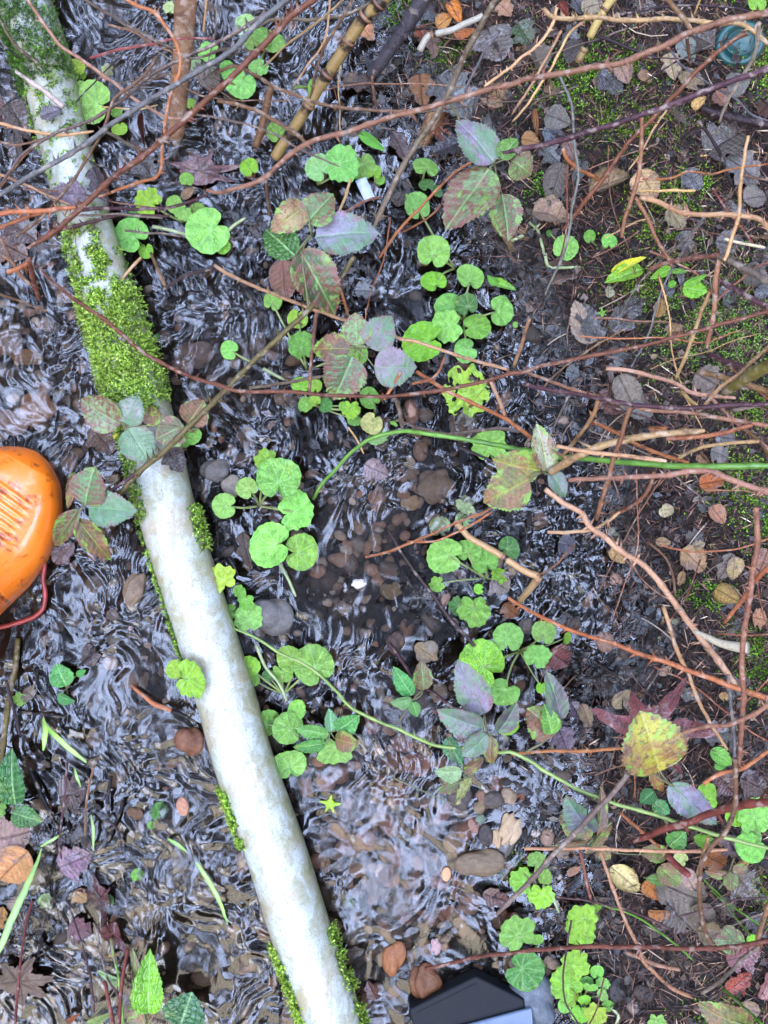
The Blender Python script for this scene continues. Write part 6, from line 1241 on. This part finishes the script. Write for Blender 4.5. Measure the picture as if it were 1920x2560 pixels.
# ================================================================= dead leaves placed one by one:  tile kind bx,by tx,ty w r,g,b (greys include bluish sky sheen) words
DL = """C d 215,740 380,800 150 105,105,110 grey leaf with a pale rim
C d 330,1055 235,1335 160 100,95,98 ribbed ash grey leaf
C d 130,1370 385,1420 175 150,130,122 flat taupe leaf
C d 320,1330 270,1460 110 165,140,130 small taupe leaf overlapping another
C w 560,470 720,600 150 60,58,66 wet dark lobed leaf
C d 690,400 760,540 120 150,125,120 brownish ribbed leaf
C d 400,250 370,420 110 80,76,82 slate leaf near pale wood chip
C d 120,290 200,470 170 95,88,85 dull brown leaf
C d 1010,340 1060,510 110 165,150,135 serrated beige leaf
C w 1160,220 1320,300 180 70,58,50 big dark brown leaf beside teal plastic
C d 1090,250 1180,400 120 120,130,140 bluish grey leaf
C c 500,1240 770,1130 190 150,130,108 boldly curled tan leaf with dark hollow
C d 830,1100 930,1290 200 190,160,130 toothed tan leaf
C d 1010,1350 1110,1490 150 150,140,120 drab olive grey leaf
C w 1100,1120 1240,1220 130 85,85,95 slate blue wet leaf
C w 1250,990 1520,830 260 75,68,66 large dark ribbed leaf
C d 1400,1010 1620,1180 230 105,105,115 large blue-grey leaf
C d 1500,1290 1660,1260 150 120,115,120 grey leaf at the edge
C d 1390,560 1540,520 150 105,105,112 smooth grey leaf
C d 1310,600 1380,680 130 130,95,88 dusty rose leaf
C d 1120,560 1210,440 150 125,110,95 brown-grey leaf under cane
C d 450,60 600,10 120 150,140,130 pale grey curled leaf
C w 400,-10 460,90 90 80,80,92 dark slate leaf at the top edge
C d 840,450 900,540 90 150,120,100 small tan leaf
C c 1170,700 1270,620 90 205,170,120 straw coloured curled leaf
C w 1090,1500 1160,1650 110 85,80,80 narrow dark leaf
C w 1440,400 1480,330 60 60,45,40 small umber leaf
C d 1600,740 1659,680 120 75,50,42 chestnut leaf
C c 300,20 360,110 90 120,45,35 small rust red curl
C w 30,150 130,290 160 55,75,35 dark olive green leaf
C w 200,840 330,890 120 90,100,125 shiny blue-grey leaf
C w 200,950 310,1060 130 90,95,105 fan ribbed grey leaf
C d 350,900 420,1050 90 120,95,98 mauve leaf strip
C c 150,700 170,880 55 150,100,65 rolled brown leaf
C d 60,900 180,920 110 165,125,90 tan crumpled leaf
C w 1320,1560 1520,1600 150 85,82,84 flat slate leaf low down
F d 530,565 395,290 165 150,135,125 folded grey-tan serrated leaf
F w 560,560 440,290 150 80,80,85 dark half of the folded leaf
F w 640,490 860,250 150 72,66,70 long slate leaf with black veins
F d 940,400 970,270 75 175,140,95 little ochre leaf
F w 1350,200 1430,345 140 100,105,112 pointed blue-grey leaf
F d 1190,760 1400,880 190 105,98,98 rimmed grey-brown leaf
F d 690,770 830,1060 170 125,118,115 ribbed dove grey leaf
F d 780,950 910,1040 150 115,115,125 steel grey leaf beneath another
F w 560,880 700,1020 170 105,72,68 reddish brown leaf
F c 880,1110 1020,1110 80 185,125,85 orange-tan curl
F d 1210,1480 1380,1450 120 170,100,60 copper coloured leaf
F d 1290,1260 1420,1310 130 110,110,120 blue-grey leaf low in moss
F d 1100,610 1090,650 40 150,130,130 tiny pinkish leaf
F d 900,660 945,640 34 165,150,135 tiny beige leaf
F d 625,270 630,190 60 170,175,160 pale greenish grey leaf
F w 640,690 640,830 38 140,125,140 sliver of lilac leaf
F d 1280,600 1290,660 30 150,120,100 tiny tan leaf
F w 1090,70 1100,200 48 110,112,125 narrow steel blue leaf
F w 970,240 1060,200 90 75,75,80 dark flat leaf
F w 1320,1170 1450,1190 120 100,100,112 slate leaf beneath pale twigs
F w 350,740 440,770 100 95,105,120 bluish flat leaf in black mud
F d 970,1650 1055,1630 70 190,180,155 cream leaf in wet mud
F d 1500,90 1659,150 150 80,75,75 dusky leaf under a cane
F w 1590,200 1659,260 130 85,88,100 blue-grey leaf at the right rim
I d 1100,240 1255,380 150 170,140,115 oval tan leaf with lengthwise veins
I d 1430,270 1350,450 110 125,118,120 oval grey leaf
I d 1440,290 1440,450 120 175,155,125 oval sand coloured leaf
I d 645,230 730,335 85 185,155,110 small ochre leaf among white glints
I d 1110,380 1080,480 48 180,150,115 slim tan leaf
I w 1140,200 1240,130 130 95,92,98 dark folded leaf
I d 1170,230 1255,200 60 170,155,140 pale edge of folded leaf
I d 1290,-40 1385,75 110 165,120,100 pinkish tan leaf
I d 950,0 1050,0 60 200,195,170 cream oval leaf
I c 1320,500 1500,600 170 150,125,75 olive tan curled leaf
I d 1659,240 1590,420 150 150,115,112 dull pink leaf
I d 1560,680 1660,700 120 180,130,105 salmon toothed leaf
I d 945,1050 1035,1000 60 185,155,145 small shell pink leaf
I d 660,1270 770,1150 90 165,150,130 grey beige broken leaf
I w 300,1400 370,1560 160 95,80,105 wet violet leaf
I w 380,1230 450,1350 90 80,68,95 violet blue leaf
I w 240,900 370,1000 200 100,45,45 crimson soaked leaf
I d 450,1240 510,1400 80 150,135,120 greyish shred
I d 1340,1190 1440,1195 46 180,150,110 tan chip
I w 1240,1450 1460,1420 150 105,100,105 grey torn leaf
I w 1080,1170 1240,1200 80 105,100,100 narrow grey leaf
I d 930,190 1035,200 60 165,140,115 crumpled buff leaf
I w 300,200 420,230 150 60,62,80 inky blue leaf in mud
L c 640,640 830,800 210 225,210,165 crumpled cream leaf
L d 850,740 1010,850 130 185,120,70 bright copper leaf
L d 880,930 1030,940 110 170,115,75 rusty folded leaf
L d 940,730 1310,900 230 115,108,105 big grey fern-ribbed leaf
L w 1010,880 1180,1060 220 90,80,75 dark crumpled leaf
L d 1100,650 1190,800 110 175,150,150 pale rose withered leaf
L d 1190,880 1290,1110 170 100,90,85 grey-brown leaf
L d 1200,1050 1370,1080 140 125,112,95 buff leaf
L d 1250,560 1400,650 150 145,90,50 cinnamon leaf
L w 1330,40 1450,180 150 100,60,60 dark maroon leaf behind canes
L w 1480,60 1659,150 190 95,75,75 dusky purple leaf
L w 1390,1250 1620,1170 170 125,75,85 maroon leaf with a pale stripe
L w 1390,1450 1560,1330 160 150,70,55 shiny red-brown leaf
L w 1610,1500 1700,1280 120 150,100,105 plum pink leaf
L d 1480,1540 1620,1600 110 140,120,105 pale withered leaf
L w 1440,700 1600,830 200 100,88,80 large umber leaf
L d 360,700 450,640 55 165,125,115 pink brown bark scrap
L c 1460,650 1540,610 80 195,155,110 small buff curl
L w 370,800 450,680 60 45,45,55 black shard of leaf
L w 550,640 620,700 150 62,55,55 sodden black leaf
L w 1380,430 1480,590 120 115,95,105 mauve withered leaf
L w 1520,950 1640,1060 120 65,62,62 charcoal leaf
L w 1090,800 1250,830 100 100,100,110 grey ribbed scrap
B d 1060,480 1085,695 150 135,98,78 ribbed cinnamon leaf
B d 1130,205 1165,375 95 125,105,105 mauve brown oval leaf
B d 1170,180 1270,90 110 205,150,95 pale orange folded leaf
B c 1250,10 1330,150 130 215,140,75 bright orange curl
B d 1280,210 1430,200 90 180,105,60 copper oval leaf
B w 1040,170 1110,260 90 140,70,45 rust red wet leaf
B w 1170,500 1400,760 260 85,88,95 big striped slate leaf
B w 1500,180 1600,390 260 80,70,66 broad umber leaf
B w 1090,30 1180,140 110 75,78,90 blue black leaf
B c 1225,600 1050,985 150 145,112,85 long curled brown leaf
B w 1110,750 1270,900 190 110,60,35 rust brown leaf behind the cane
B w 560,530 760,540 110 75,55,50 dark brown sunken leaf
B d 680,170 760,260 95 200,150,120 peach ragged leaf
B w 880,850 990,1050 110 75,58,62 wet purplish leaf curl
B w 1320,920 1140,990 150 40,38,45 inky leaf in the mud
B w 900,1330 960,1230 90 60,50,42 dark wood-like leaf
B d 1570,20 1659,90 110 160,125,110 furry tan leaf
A w 60,660 190,900 190 72,60,58 dark brown torn leaf left of the pipe
A w 90,860 110,1050 130 62,52,52 dark brown lower torn leaf
A w -30,640 30,800 90 95,65,58 maroon brown leaf at the left rim
A w 560,1260 310,1250 165 110,92,115 dusty purple toothed leaf across the pipe
A w 600,1080 700,1330 110 58,46,50 dark leaf hanging on the pipe edge
A w 260,760 400,700 100 100,95,115 purplish grey leaf on the pipe
A w 60,1430 240,1560 200 78,58,55 brown leaf heap left of the pipe
A w -20,1560 180,1659 190 90,62,50 wet chestnut leaf left of the pipe
A w 1290,540 1420,440 190 92,78,62 brown veined leaf right of the stake
A c 920,730 935,950 50 110,60,50 narrow rust leaf standing in water
A d 1180,1290 1260,1210 60 150,125,105 small taupe leaf
A w 880,1010 1010,1170 150 60,52,46 dark soaked leaf
E d 170,20 195,300 185 125,90,85 pinkish brown ribbed leaf
E w 640,220 790,230 110 125,130,150 blue grey slab-like leaf
E w 700,1350 860,1430 140 125,110,130 mauve leaf under water
E w 1290,700 1390,760 90 85,50,50 dark red leaf scrap
D w 590,1110 740,1270 170 92,68,58 smooth brown leaf under the spray
D w 690,1180 720,1290 120 85,62,52 brown leaf lower lobe
D w 1080,1250 1190,1400 140 62,52,55 black serrated leaf on the pipe edge
D c 1130,1200 1210,1260 60 110,70,55 rust coloured crumpled scrap
D c 1330,150 1420,60 30 110,80,60 small twisted scrap
D d 690,740 820,860 60 165,165,150 greyish willow leaf in the moss
D w 560,200 600,290 60 60,62,72 dark slate leaf in the moss
G w 350,330 480,200 120 110,88,95 submerged mauve leaf below the spray
G w 1570,130 1620,370 90 85,72,66 narrow brown leaf behind the round leaves
G w 600,1000 560,850 110 72,58,60 dark leaf in the current
G w 220,1200 150,1150 110 115,105,98 greyish leaf underwater
G w 700,640 760,700 80 80,60,55 brown curled leaf under ripples
J d -60,470 200,420 270 140,118,122 broad mauve leaf above the tan one
J d 180,540 -20,740 240 185,135,95 tan veined leaf
J w 380,190 560,140 220 78,60,55 wide dark ribbed leaf
J w 480,800 560,870 110 150,120,85 tan leaf scrap beside maroon leaf
J w 20,900 -20,1060 90 150,110,50 ochre wet leaf
J c 700,1225 775,1210 34 205,165,130 tiny peach seed husk
J c 430,1640 520,1590 46 190,120,85 small peach curl
J w 380,650 590,560 200 125,95,125 plum leaf afloat
J w 450,1010 600,1080 150 105,70,85 plum leaf under ripples
K w 700,1180 560,1200 60 80,70,65 brown shard under water
K w 780,1500 720,1380 90 110,75,70 rose brown shard near the bottom
K w 1470,810 1659,880 110 95,65,62 reddish brown sodden leaf
H w 1230,450 1260,380 100 60,58,62 dark ribbed leaf by hearts
H d 1030,860 1180,960 90 160,140,120 pale torn leaf in mud
H w 1530,430 1640,520 150 125,115,120 taupe leaf in shallow mud
H w 1600,600 1700,680 110 120,75,40 orange brown soaked leaf
H w 1330,1280 1190,1330 60 90,80,78 dark splinter of leaf"""
for i, ln in enumerate(DL.split('\n')):
    a = ln.split(); tl, kd = a[0], a[1]; (b0, b1), (t0, t1) = pts(f'{tl} {a[2]} {a[3]}'); w = float(a[4])*.3858; col = tuple(int(k) for k in a[5].split(',')); lab = ' '.join(a[6:])
    mx, my = (b0+t0)/2, (b1+t1)/2; g0 = gz(b0, b1); g1 = gz(t0, t1); gm = gz(mx, my)
    lift = .004 if kd == 'w' else .008
    if mx > 1250 or my < 500: lift += .004
    onp = 'pipe' in lab and 'left of' not in lab and 'behind' not in lab
    if onp: g0 = g1 = .066
    z0 = max(g0, gm-.004)+lift+.0005*(i % 7); z1 = max(g1, gm-.004)+lift
    o = ovate(kd, (b0, b1), (t0, t1), w*1.1, z0, z1, col, 'dead_leaf', None, random.gauss(0, .2))
    tag(o, lab, 'dead leaf', mx, my, group='fallen leaves on the mud and bank')
k = 0
while k < 110:
    x = random.uniform(1050, 1915); y = random.uniform(5, 2555); d_ = bankd(np.array([x]), np.array([y]))[0]
    if d_ < .1: continue
    k += 1; L = random.uniform(45, 95); a = random.uniform(0, 6.28); q1 = (x+L*math.cos(a), y+L*math.sin(a)); col = random.choice([(88, 82, 82), (110, 98, 90), (75, 60, 54), (120, 92, 72), (95, 98, 108), (70, 58, 58), (140, 112, 88)])
    o = ovate(random.choice('dwwd'), (x, y), q1, L*random.uniform(.5, .7), gz(x, y)+.001, gz(*q1)+.003, col, 'dead_leaf', None, random.gauss(0, .3))
    o['category'] = 'dead leaf'; o['group'] = 'half buried leaves in the bank litter'; o['label'] = 'drab brown or grey leaf half buried in the needle litter of the bank'
# ================================================================= lobed leaves
def lobed(lobes, seed, xy, r, rot, z, col, lab, mat='wetdead', tilt=(0, 0), sq=1., teeth=0., zz=.12, cat='dead leaf'):
    (x, y), = pts(xy); o = lobed_leaf('lobed_leaf', seed, [(math.radians(a), L, w) for a, L, w in lobes], mat, zz, teeth); o.color = (*[v*.7 for v in lin(col)], 1)
    k = r*S*.3858*(CAMH-z)/CAMH; o.location = P(x, y, z); o.rotation_euler = (tilt[0], tilt[1], math.radians(rot)); o.scale = (k, k*sq, k); tag(o, lab, cat); return o
lobed([(160, .75, .25), (205, .55, .25), (95, .6, .3), (62, .75, .22), (12, 1.05, .2), (-18, .9, .2)], 1, 'A 1290,1110', 285, 0, .012, (120, 80, 78), 'large wet maroon lobed leaf lying in the stream behind the red cane', tilt=(.1, .05), sq=.75)
lobed([(165, 1.0, .26), (118, .8, .28), (60, 1.1, .27), (10, 1.2, .26), (-45, .8, .3), (-100, .8, .3)], 2, 'I 880,1430', 400, -5, .13, (150, 78, 76), 'large maroon lobed leaf spread beneath the yellow oval leaf', tilt=(.1, -.1), zz=.2, teeth=.12)
lobed([(95, .9, .2), (150, .8, .2), (40, .6, .25), (-80, 1.2, .14), (-150, .7, .2)], 3, 'J 640,850', 200, 5, .008, (100, 48, 48), 'glossy dark red leaf crumpled in the current at lower left', zz=.3)
lobed([(-62, 1.1, .25), (100, .4, .4), (-100, .7, .3)], 4, 'J 720,1080', 150, 15, .015, (110, 50, 45), 'narrow folded maroon leaf trailing onto the red stems', zz=.3, sq=1.2)
lobed([(10, .95, .5), (60, .8, .45), (-35, .85, .45), (-80, .7, .5), (120, .7, .4), (180, .7, .6)], 5, 'J 110,1390', 265, 0, .012, (120, 95, 78), 'large brown toothed leaf in the lower left corner', 'dead', teeth=.10, zz=.1, sq=.85)
lobed([(20, .6, .4), (140, .7, .35), (260, .6, .4)], 6, 'I 760,1240', 95, 0, .02, (165, 140, 120), 'pale torn leaf shred beside the maroon lobes', 'dead', zz=.2)
lobed([(90, .8, .5), (0, .6, .5), (200, .6, .5)], 7, 'E 1350,1060', 110, 0, .002, (130, 125, 115), 'soft grey decayed leaf below the holed pale leaf', 'dead', zz=.1)
o = OM['y'][0].copy(); o.name = 'leaf'; COL.objects.link(o); o.parent = None; (b,), (t,) = pts('L 960,30'), pts('I 840,1300'); set_ovate(o, b, t, 175, .20, .215, .05); o.color = (*[v*.8 for v in lin((165, 155, 35))], 1); tag(o, 'big olive yellow oval leaf with brown blotches over the maroon lobed leaf', 'leaf')
# hair roots / small submerged twigs as one fibre litter: fine dark strands combed by the current
n = 1500
q = scatter(n, lambda x, y: (H(x, y, False) > -.016) & (x < np.interp(y, EY, EX)+60) & (RNG.random(len(x)) < .6), -150, 1650, -100, 2700)
b = plan3(q, RNG.uniform(.002, .006, n)); th = RNG.normal(-1.2, .8, n); dv = unit(np.stack([np.cos(th), np.sin(th), RNG.normal(0, .06, n)], 1)); sd = unit(np.cross(dv, [0, 0, 1.]))
o = quads('fibre_litter', b, dv, sd, RNG.uniform(.012, .045, n), RNG.uniform(.0007, .0016, n), M['muck'], RNG.beta(2, 2.2, n)); tag(o, 'thin dark strands of rotted stem combed along by the current', 'leaf litter', kind='stuff')
for o in list(COL.objects):
    if o.type == 'MESH' and o.get('label') is None and o.parent is None: bpy.data.objects.remove(o)
for o in COL.objects:
    if '_u' in o.keys(): del o['_u']
fix_labels()
# ================================================================= camera, light, world
cam = bpy.data.cameras.new('camera'); co = bpy.data.objects.new('camera', cam); COL.objects.link(co); sc.camera = co
co.location = (0, 0, CAMH); cam.sensor_fit = 'VERTICAL'; cam.sensor_height = 24; cam.lens = 24*CAMH/1.28; cam.clip_end = 100; cam.clip_start = .05
cam.dof.use_dof = True; cam.dof.focus_distance = 1.24; cam.dof.aperture_fstop = 5.6
w = bpy.data.worlds.new('World'); sc.world = w; w.use_nodes = True; t = w.node_tree; t.nodes.clear()
SE, SR = 52, 200
out = t.nodes.new('ShaderNodeOutputWorld'); bg = t.nodes.new('ShaderNodeBackground'); sky = t.nodes.new('ShaderNodeTexSky'); sky.sky_type = 'NISHITA'; sky.sun_disc = False
sky.sun_elevation = math.radians(SE); sky.sun_rotation = math.radians(SR); sky.dust_density = 3; sky.air_density = 1.0
tc = t.nodes.new('ShaderNodeTexCoord'); ns = t.nodes.new('ShaderNodeTexNoise'); ns.inputs['Scale'].default_value = 3.2; ns.inputs['Detail'].default_value = 5; ns.inputs['Roughness'].default_value = .6
t.links.new(tc.outputs['Generated'], ns.inputs['Vector'])
rp = t.nodes.new('ShaderNodeValToRGB'); rp.color_ramp.elements[0].position = .38; rp.color_ramp.elements[0].color = (0, 0, 0, 1); rp.color_ramp.elements[1].position = .62; rp.color_ramp.elements[1].color = (1, 1, 1, 1); t.links.new(ns.outputs['Fac'], rp.inputs['Fac'])
mx = t.nodes.new('ShaderNodeMix'); mx.data_type = 'RGBA'; t.links.new(rp.outputs['Color'], mx.inputs['Factor']); 
t.links.new(sky.outputs['Color'], [i for i in mx.inputs if i.name == 'A' and i.type == 'RGBA'][0]); [i for i in mx.inputs if i.name == 'B' and i.type == 'RGBA'][0].default_value = (108, 132, 200, 1)
# bright overcast gap overhead, woodland closing in lower down
sx = t.nodes.new('ShaderNodeSeparateXYZ'); t.links.new(tc.outputs['Generated'], sx.inputs[0])
r2 = t.nodes.new('ShaderNodeValToRGB'); r2.color_ramp.elements[0].position = .50; r2.color_ramp.elements[0].color = (.05, .055, .05, 1); r2.color_ramp.elements[1].position = .90; r2.color_ramp.elements[1].color = (1, 1, 1, 1); t.links.new(sx.outputs['Z'], r2.inputs['Fac'])
m2 = t.nodes.new('ShaderNodeMix'); m2.data_type = 'RGBA'; m2.blend_type = 'MULTIPLY'; m2.inputs['Factor'].default_value = 1
t.links.new([q for q in mx.outputs if q.type == 'RGBA'][0], [i for i in m2.inputs if i.name == 'A' and i.type == 'RGBA'][0]); t.links.new(r2.outputs['Color'], [i for i in m2.inputs if i.name == 'B' and i.type == 'RGBA'][0])

n3 = t.nodes.new('ShaderNodeTexNoise'); n3.inputs['Scale'].default_value = 3.6; n3.inputs['Detail'].default_value = 3; n3.inputs['Roughness'].default_value = .62; n3.inputs['Distortion'].default_value = .6; t.links.new(tc.outputs['Generated'], n3.inputs['Vector'])
r3 = t.nodes.new('ShaderNodeValToRGB'); r3.color_ramp.elements[0].position = .485; r3.color_ramp.elements[0].color = (.02, .022, .02, 1); r3.color_ramp.elements[1].position = .575; r3.color_ramp.elements[1].color = (1, 1, 1, 1); t.links.new(n3.outputs['Fac'], r3.inputs['Fac'])
m3 = t.nodes.new('ShaderNodeMix'); m3.data_type = 'RGBA'; m3.blend_type = 'MULTIPLY'; m3.inputs['Factor'].default_value = 1
t.links.new([q for q in m2.outputs if q.type == 'RGBA'][0], [i for i in m3.inputs if i.name == 'A' and i.type == 'RGBA'][0]); t.links.new(r3.outputs['Color'], [i for i in m3.inputs if i.name == 'B' and i.type == 'RGBA'][0])
r4 = t.nodes.new('ShaderNodeValToRGB'); r4.color_ramp.elements[0].position = .965; r4.color_ramp.elements[0].color = (1, 1, 1, 1); r4.color_ramp.elements[1].position = .990; r4.color_ramp.elements[1].color = (.06, .06, .06, 1); t.links.new(sx.outputs['Z'], r4.inputs['Fac'])
m4 = t.nodes.new('ShaderNodeMix'); m4.data_type = 'RGBA'; m4.blend_type = 'MULTIPLY'; m4.inputs['Factor'].default_value = 1
t.links.new([q for q in m3.outputs if q.type == 'RGBA'][0], [i for i in m4.inputs if i.name == 'A' and i.type == 'RGBA'][0]); t.links.new(r4.outputs['Color'], [i for i in m4.inputs if i.name == 'B' and i.type == 'RGBA'][0])
bg.inputs['Strength'].default_value = .12; t.links.new([q for q in m4.outputs if q.type == 'RGBA'][0], bg.inputs['Color']); t.links.new(bg.outputs[0], out.inputs['Surface'])
sun = bpy.data.lights.new('sun', 'SUN'); so = bpy.data.objects.new('sun', sun); COL.objects.link(so); sun.energy = 1.1; sun.angle = math.radians(30); sun.color = (1, .90, .74)
# sun direction consistent with the sky (rotation measured clockwise from +Y)
az = math.radians(SR); dirv = Vector((math.sin(az)*math.cos(math.radians(SE)), math.cos(az)*math.cos(math.radians(SE)), math.sin(math.radians(SE)))); so.rotation_euler = dirv.to_track_quat('Z', 'Y').to_euler()
sc.render.engine = 'CYCLES'; sc.view_settings.view_transform = 'Standard'; sc.view_settings.look = 'None'; sc.view_settings.gamma = 1; sc.view_settings.exposure = 0.8
sc.cycles.max_bounces = 6; sc.cycles.transparent_max_bounces = 8
print('OBJECTS', len(COL.objects))
